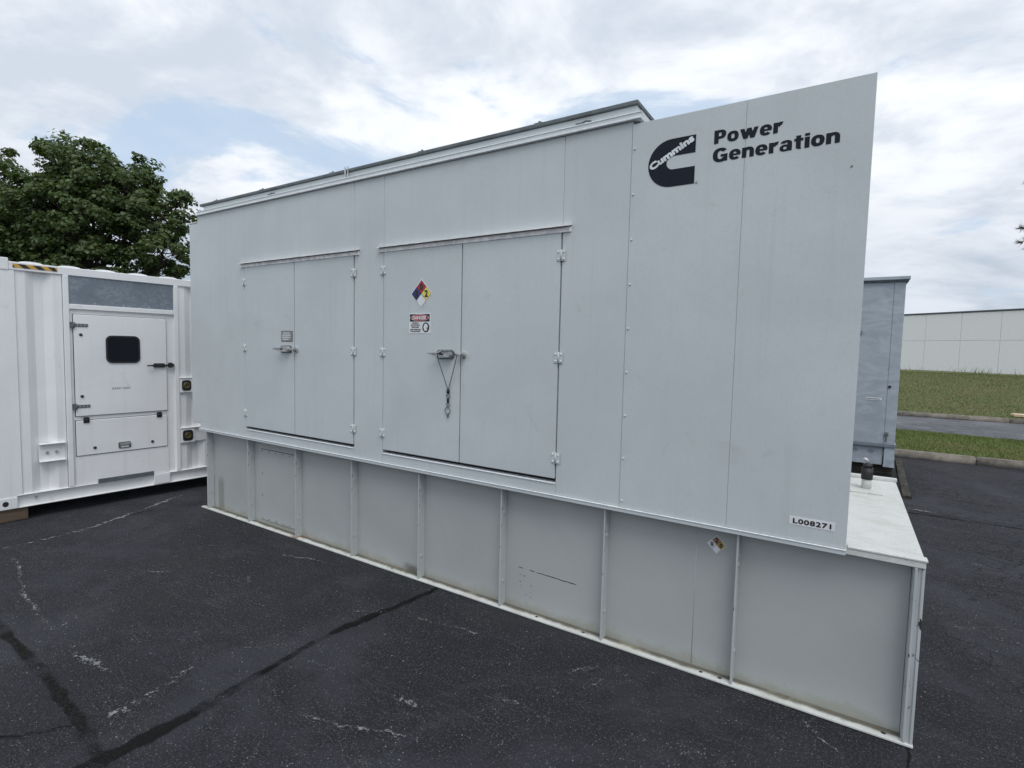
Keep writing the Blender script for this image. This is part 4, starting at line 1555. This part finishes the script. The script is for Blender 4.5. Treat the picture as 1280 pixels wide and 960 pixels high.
# timbers the unit stands on
for yb in (6.95, 8.3):
    o = mb('old_timber').box(-1.5, 1.5, -0.09, 0.09, 0.002, 0.1495, 0.008).build('timber_block', loc=(-0.83, yb, 0))
    tag(o, 'dark timber block under the front of the blue-grey cabinet' if yb < 7.5 else 'dark timber block under the back of the blue-grey cabinet', 'timber', 'timbers under the cabinet')
# rotten timber lying beside it
B = mb('old_timber')
yb = 5.42
rings = []
for k in range(25):
    t = k / 24
    j0, h0, wv = random.uniform(-.006, .006), random.uniform(0.030, 0.055), 0.052
    sp_ = t * 2.95 + random.uniform(-.02, .02)
    rings.append([B.bm.verts.new(p) for p in ((sp_, -wv + j0, 0.002), (sp_, wv + j0, 0.002), (sp_, wv * 0.85 + j0, h0 * 0.8), (sp_, random.uniform(-.015, .015) + j0, h0 * random.uniform(0.8, 1.1)), (sp_, -wv * 0.8 + j0, h0))])
for a, b in zip(rings[:-1], rings[1:]):
    for q in range(5):
        B.bm.faces.new([a[q], a[(q + 1) % 5], b[(q + 1) % 5], b[q]])
B.bm.faces.new(rings[0][::-1]); B.bm.faces.new(rings[-1])
o = B.build('rotten_timber', loc=(0.735, yb, 0))
o.rotation_euler = (0, 0, math.radians(88))
tag(o, 'dark rotten timber lying on the asphalt beside the blue-grey cabinet', 'timber')

# ================================================================== TREES
rng = np.random.default_rng(21)
LEAF2D = np.array([(0, 0), (0.42, 0.18), (0.50, 0.52), (0.20, 0.62), (0.0, 1.0), (-0.20, 0.62), (-0.50, 0.52), (-0.42, 0.18)])


def leaves_mesh(name, centers, sizes, normals, mat):
    """one lobed, slightly folded leaf per centre"""
    n = len(centers)
    nrm = normals / np.linalg.norm(normals, axis=1, keepdims=True)
    rnd = rng.normal(size=(n, 3))
    rnd[:, 2] -= 0.8
    t = rnd - (rnd * nrm).sum(1, keepdims=True) * nrm
    t /= np.linalg.norm(t, axis=1, keepdims=True)
    b = np.cross(nrm, t)
    k = len(LEAF2D)
    V = np.zeros((n, k, 3))
    for i, (u, v) in enumerate(LEAF2D):
        fold = -abs(u) * 0.35 - v * v * 0.25
        V[:, i] = centers + (b * u + t * (v - 0.4) + nrm * fold) * sizes[:, None]
    base = np.arange(n)[:, None] * k
    F = np.concatenate([base + np.array([[0, 1, 2, 3]]), base + np.array([[0, 3, 4, 5]]), base + np.array([[0, 5, 6, 7]])], 0)
    return np_mesh(name, V.reshape(-1, 3), F, mat)


def broadleaf(name, base, trunk_top, lobes, label, leaf=0.112, per=95, dens=8.6, group=None):
    """base, trunk_top world points; lobes: (centre, (rx, ry, rz)); a limb runs to each lobe, twigs to each leaf cluster"""
    base = np.array(base, float)
    root = empty(name, base)
    tag(root, label, 'tree', group)
    B = mb('bark')
    tt = np.array(trunk_top, float) - base
    tp = [np.zeros(3), tt * 0.33 + rng.normal(0, .06, 3), tt * 0.66 + rng.normal(0, .08, 3), tt]
    B.tube(tp, [0.26, 0.2, 0.17, 0.13], 10)
    C_, Nn, S_ = [], [], []
    for c, r in lobes:
        c = np.array(c, float) - base
        r = np.array(r, float)
        st_ = tp[2] * rng.uniform(0.2, 0.9) + tp[3] * 0.1 if rng.random() < 0.5 else tp[3] * rng.uniform(0.75, 1.0)
        st_[2] = max(st_[2], 1.3)
        m1 = st_ * 0.6 + c * 0.4 + rng.normal(0, .2, 3) + np.array([0, 0, .2])
        limb = [st_, m1, c * 0.85 + m1 * 0.15, c + np.array([0, 0, r[2] * 0.45])]
        B.tube(limb, [0.085, 0.06, 0.04, 0.015], 7)
        vol = 4.19 * r.prod()
        nc = max(6, int(vol * dens))
        for _ in range(nc):
            d = rng.normal(size=3); d /= np.linalg.norm(d)
            rad = rng.uniform(0.25, 1.0) ** 0.42 * rng.uniform(0.86, 1.14)
            cc = c + d * r * rad
            a = limb[1] * 0.3 + limb[2] * 0.7 if rng.random() < 0.5 else limb[2] * 0.6 + limb[3] * 0.4
            mid = a * 0.5 + cc * 0.5 + rng.normal(0, .1, 3) + np.array([0, 0, -.05])
            B.tube([a, mid, cc], [0.022, 0.013, 0.004], 4, cap=False)
            m = int(per * rng.uniform(0.6, 1.4))
            rr = rng.uniform(0.20, 0.44)
            q = rng.normal(size=(m, 3)); q /= np.linalg.norm(q, axis=1, keepdims=True)
            q *= (rng.uniform(0.2, 1, (m, 1)) ** 0.5) * rr
            q[:, 2] *= 0.62
            P = cc + q
            nn = q / rr + np.array([0, 0, 0.9]) + rng.normal(0, .55, (m, 3)) + d * 0.3
            C_.append(P); Nn.append(nn); S_.append(leaf * rng.uniform(0.6, 1.25, m))
    B.build('trunk', root)
    link('crown', leaves_mesh('crown', np.concatenate(C_), np.concatenate(S_), np.concatenate(Nn), M['leaf']), root)
    return root


broadleaf('maple_tree', (-20.7, 4.3, 0), (-20.9, 4.3, 3.2), [
    ((-21.1, 4.4, 7.3), (1.35, 1.3, 1.1)),
    ((-21.9, 3.9, 6.6), (1.1, 1.2, 1.0)),
    ((-20.2, 4.9, 6.7), (1.3, 1.3, 1.1)),
    ((-19.5, 5.3, 5.7), (1.2, 1.2, 1.0)),
    ((-20.8, 4.0, 5.6), (1.7, 1.6, 1.2)),
    ((-22.1, 3.7, 5.2), (1.2, 1.3, 1.1)),
    ((-19.0, 5.7, 4.6), (1.0, 1.1, 0.8)),
    ((-20.7, 4.4, 4.1), (1.8, 1.6, 1.0)),
    ((-18.62, 6.0, 6.55), (0.36, 0.36, 0.22)),
    ((-18.45, 6.05, 5.55), (0.45, 0.5, 0.5)),
    ((-21.9, 3.8, 3.6), (1.3, 1.2, 0.7)),
    ((-19.2, 5.4, 3.4), (0.9, 1.0, 0.5)),
], 'broad dark green maple rising behind the white container', group='trees behind the container')
broadleaf('maple_tree', (-24.1, 2.6, 0), (-24.0, 2.6, 2.8), [
    ((-23.6, 2.7, 7.0), (1.1, 1.1, 0.9)),
    ((-24.6, 2.1, 6.6), (1.3, 1.2, 1.1)),
    ((-23.4, 2.9, 5.8), (1.2, 1.1, 1.0)),
    ((-24.6, 2.2, 5.2), (1.5, 1.4, 1.2)),
    ((-23.5, 2.7, 4.3), (1.3, 1.2, 0.9)),
    ((-24.8, 2.0, 3.8), (1.3, 1.3, 0.9)),
], 'leafy maple at the left edge, overlapping the larger tree', group='trees behind the container')

# pine at the right; only its branch tips reach into view
pine = empty('pine_tree', (4.08, 10.7, 0.1))
tag(pine, 'dark pine at the right edge whose needle tufts reach into the sky', 'tree')
B = mb('bark')
B.tube([(0, 0, 0), (0.03, 0.02, 2.5), (-0.02, 0.03, 5.0), (0, 0, 7.6)], [0.15, 0.12, 0.085, 0.02], 10)
tufts = []


def pine_branch(z, ang, L, droop=0.08):
    d = np.array([math.cos(ang), math.sin(ang), 0.0])
    p = [np.array([0, 0, z]), np.array([0, 0, z]) + d * L * 0.5 + np.array([0, 0, 0.10]), np.array([0, 0, z]) + d * L + np.array([0, 0, 0.10 - droop])]
    B.tube(p, [0.028, 0.018, 0.006], 5, cap=False)
    for t in np.linspace(0.4, 1.0, 5):
        q = p[0] * (1 - t) ** 2 + 2 * t * (1 - t) * p[1] + p[2] * t * t
        side = np.array([-d[1], d[0], 0])
        for sg in (-1, 1):
            if t > 0.95 and sg > 0: continue
            e = q + (side * sg * L * 0.28 * (1.1 - t) + d * 0.10 + np.array([0, 0, rng.uniform(-.03, .07)])) * (1 if t < 0.95 else 0.2)
            B.tube([q, e], [0.009, 0.004], 4, cap=False)
            ax = (e - q) / (np.linalg.norm(e - q) + 1e-9) + d * 0.6 + np.array([0, 0, .5])
            tufts.append((e, ax))


for k in range(64):
    z = 2.9 + 4.5 * k / 63
    pine_branch(z, k * 2.39996, max(0.25, 1.12 * (1 - 0.55 * ((z - 2.9) / 4.5) ** 2)) * rng.uniform(0.75, 1.0))
toward = math.atan2(-0.36, -0.93)     # towards the left of the picture
pine_branch(4.83, toward, 1.66, 0.06)
pine_branch(4.62, toward + 0.06, 1.60, 0.10)
pine_branch(4.02, toward, 1.70, 0.04)
pine_branch(3.86, toward - 0.04, 1.66, 0.12)
pine_branch(3.70, toward + 0.05, 1.62, 0.1)
B.build('trunk', pine)
NV, NF = [], []
for e, ax in tufts:
    ax = ax / np.linalg.norm(ax)
    m = 70
    dirs = rng.normal(size=(m, 3)) * 0.75 + ax * 1.0
    dirs /= np.linalg.norm(dirs, axis=1, keepdims=True)
    ln = rng.uniform(0.07, 0.13, m)
    sd_ = np.cross(dirs, rng.normal(size=(m, 3))); sd_ /= np.linalg.norm(sd_, axis=1, keepdims=True)
    st0 = e + dirs * 0.0 - ax * rng.uniform(0, 0.08, (m, 1))
    tri = np.stack([st0 - sd_ * 0.0035, st0 + sd_ * 0.0035, st0 + dirs * ln[:, None]], 1)
    NV.append(tri.reshape(-1, 3))
NV = np.concatenate(NV)
link('crown', np_mesh('crown', NV, np.arange(len(NV)).reshape(-1, 3), M['needle']), pine)
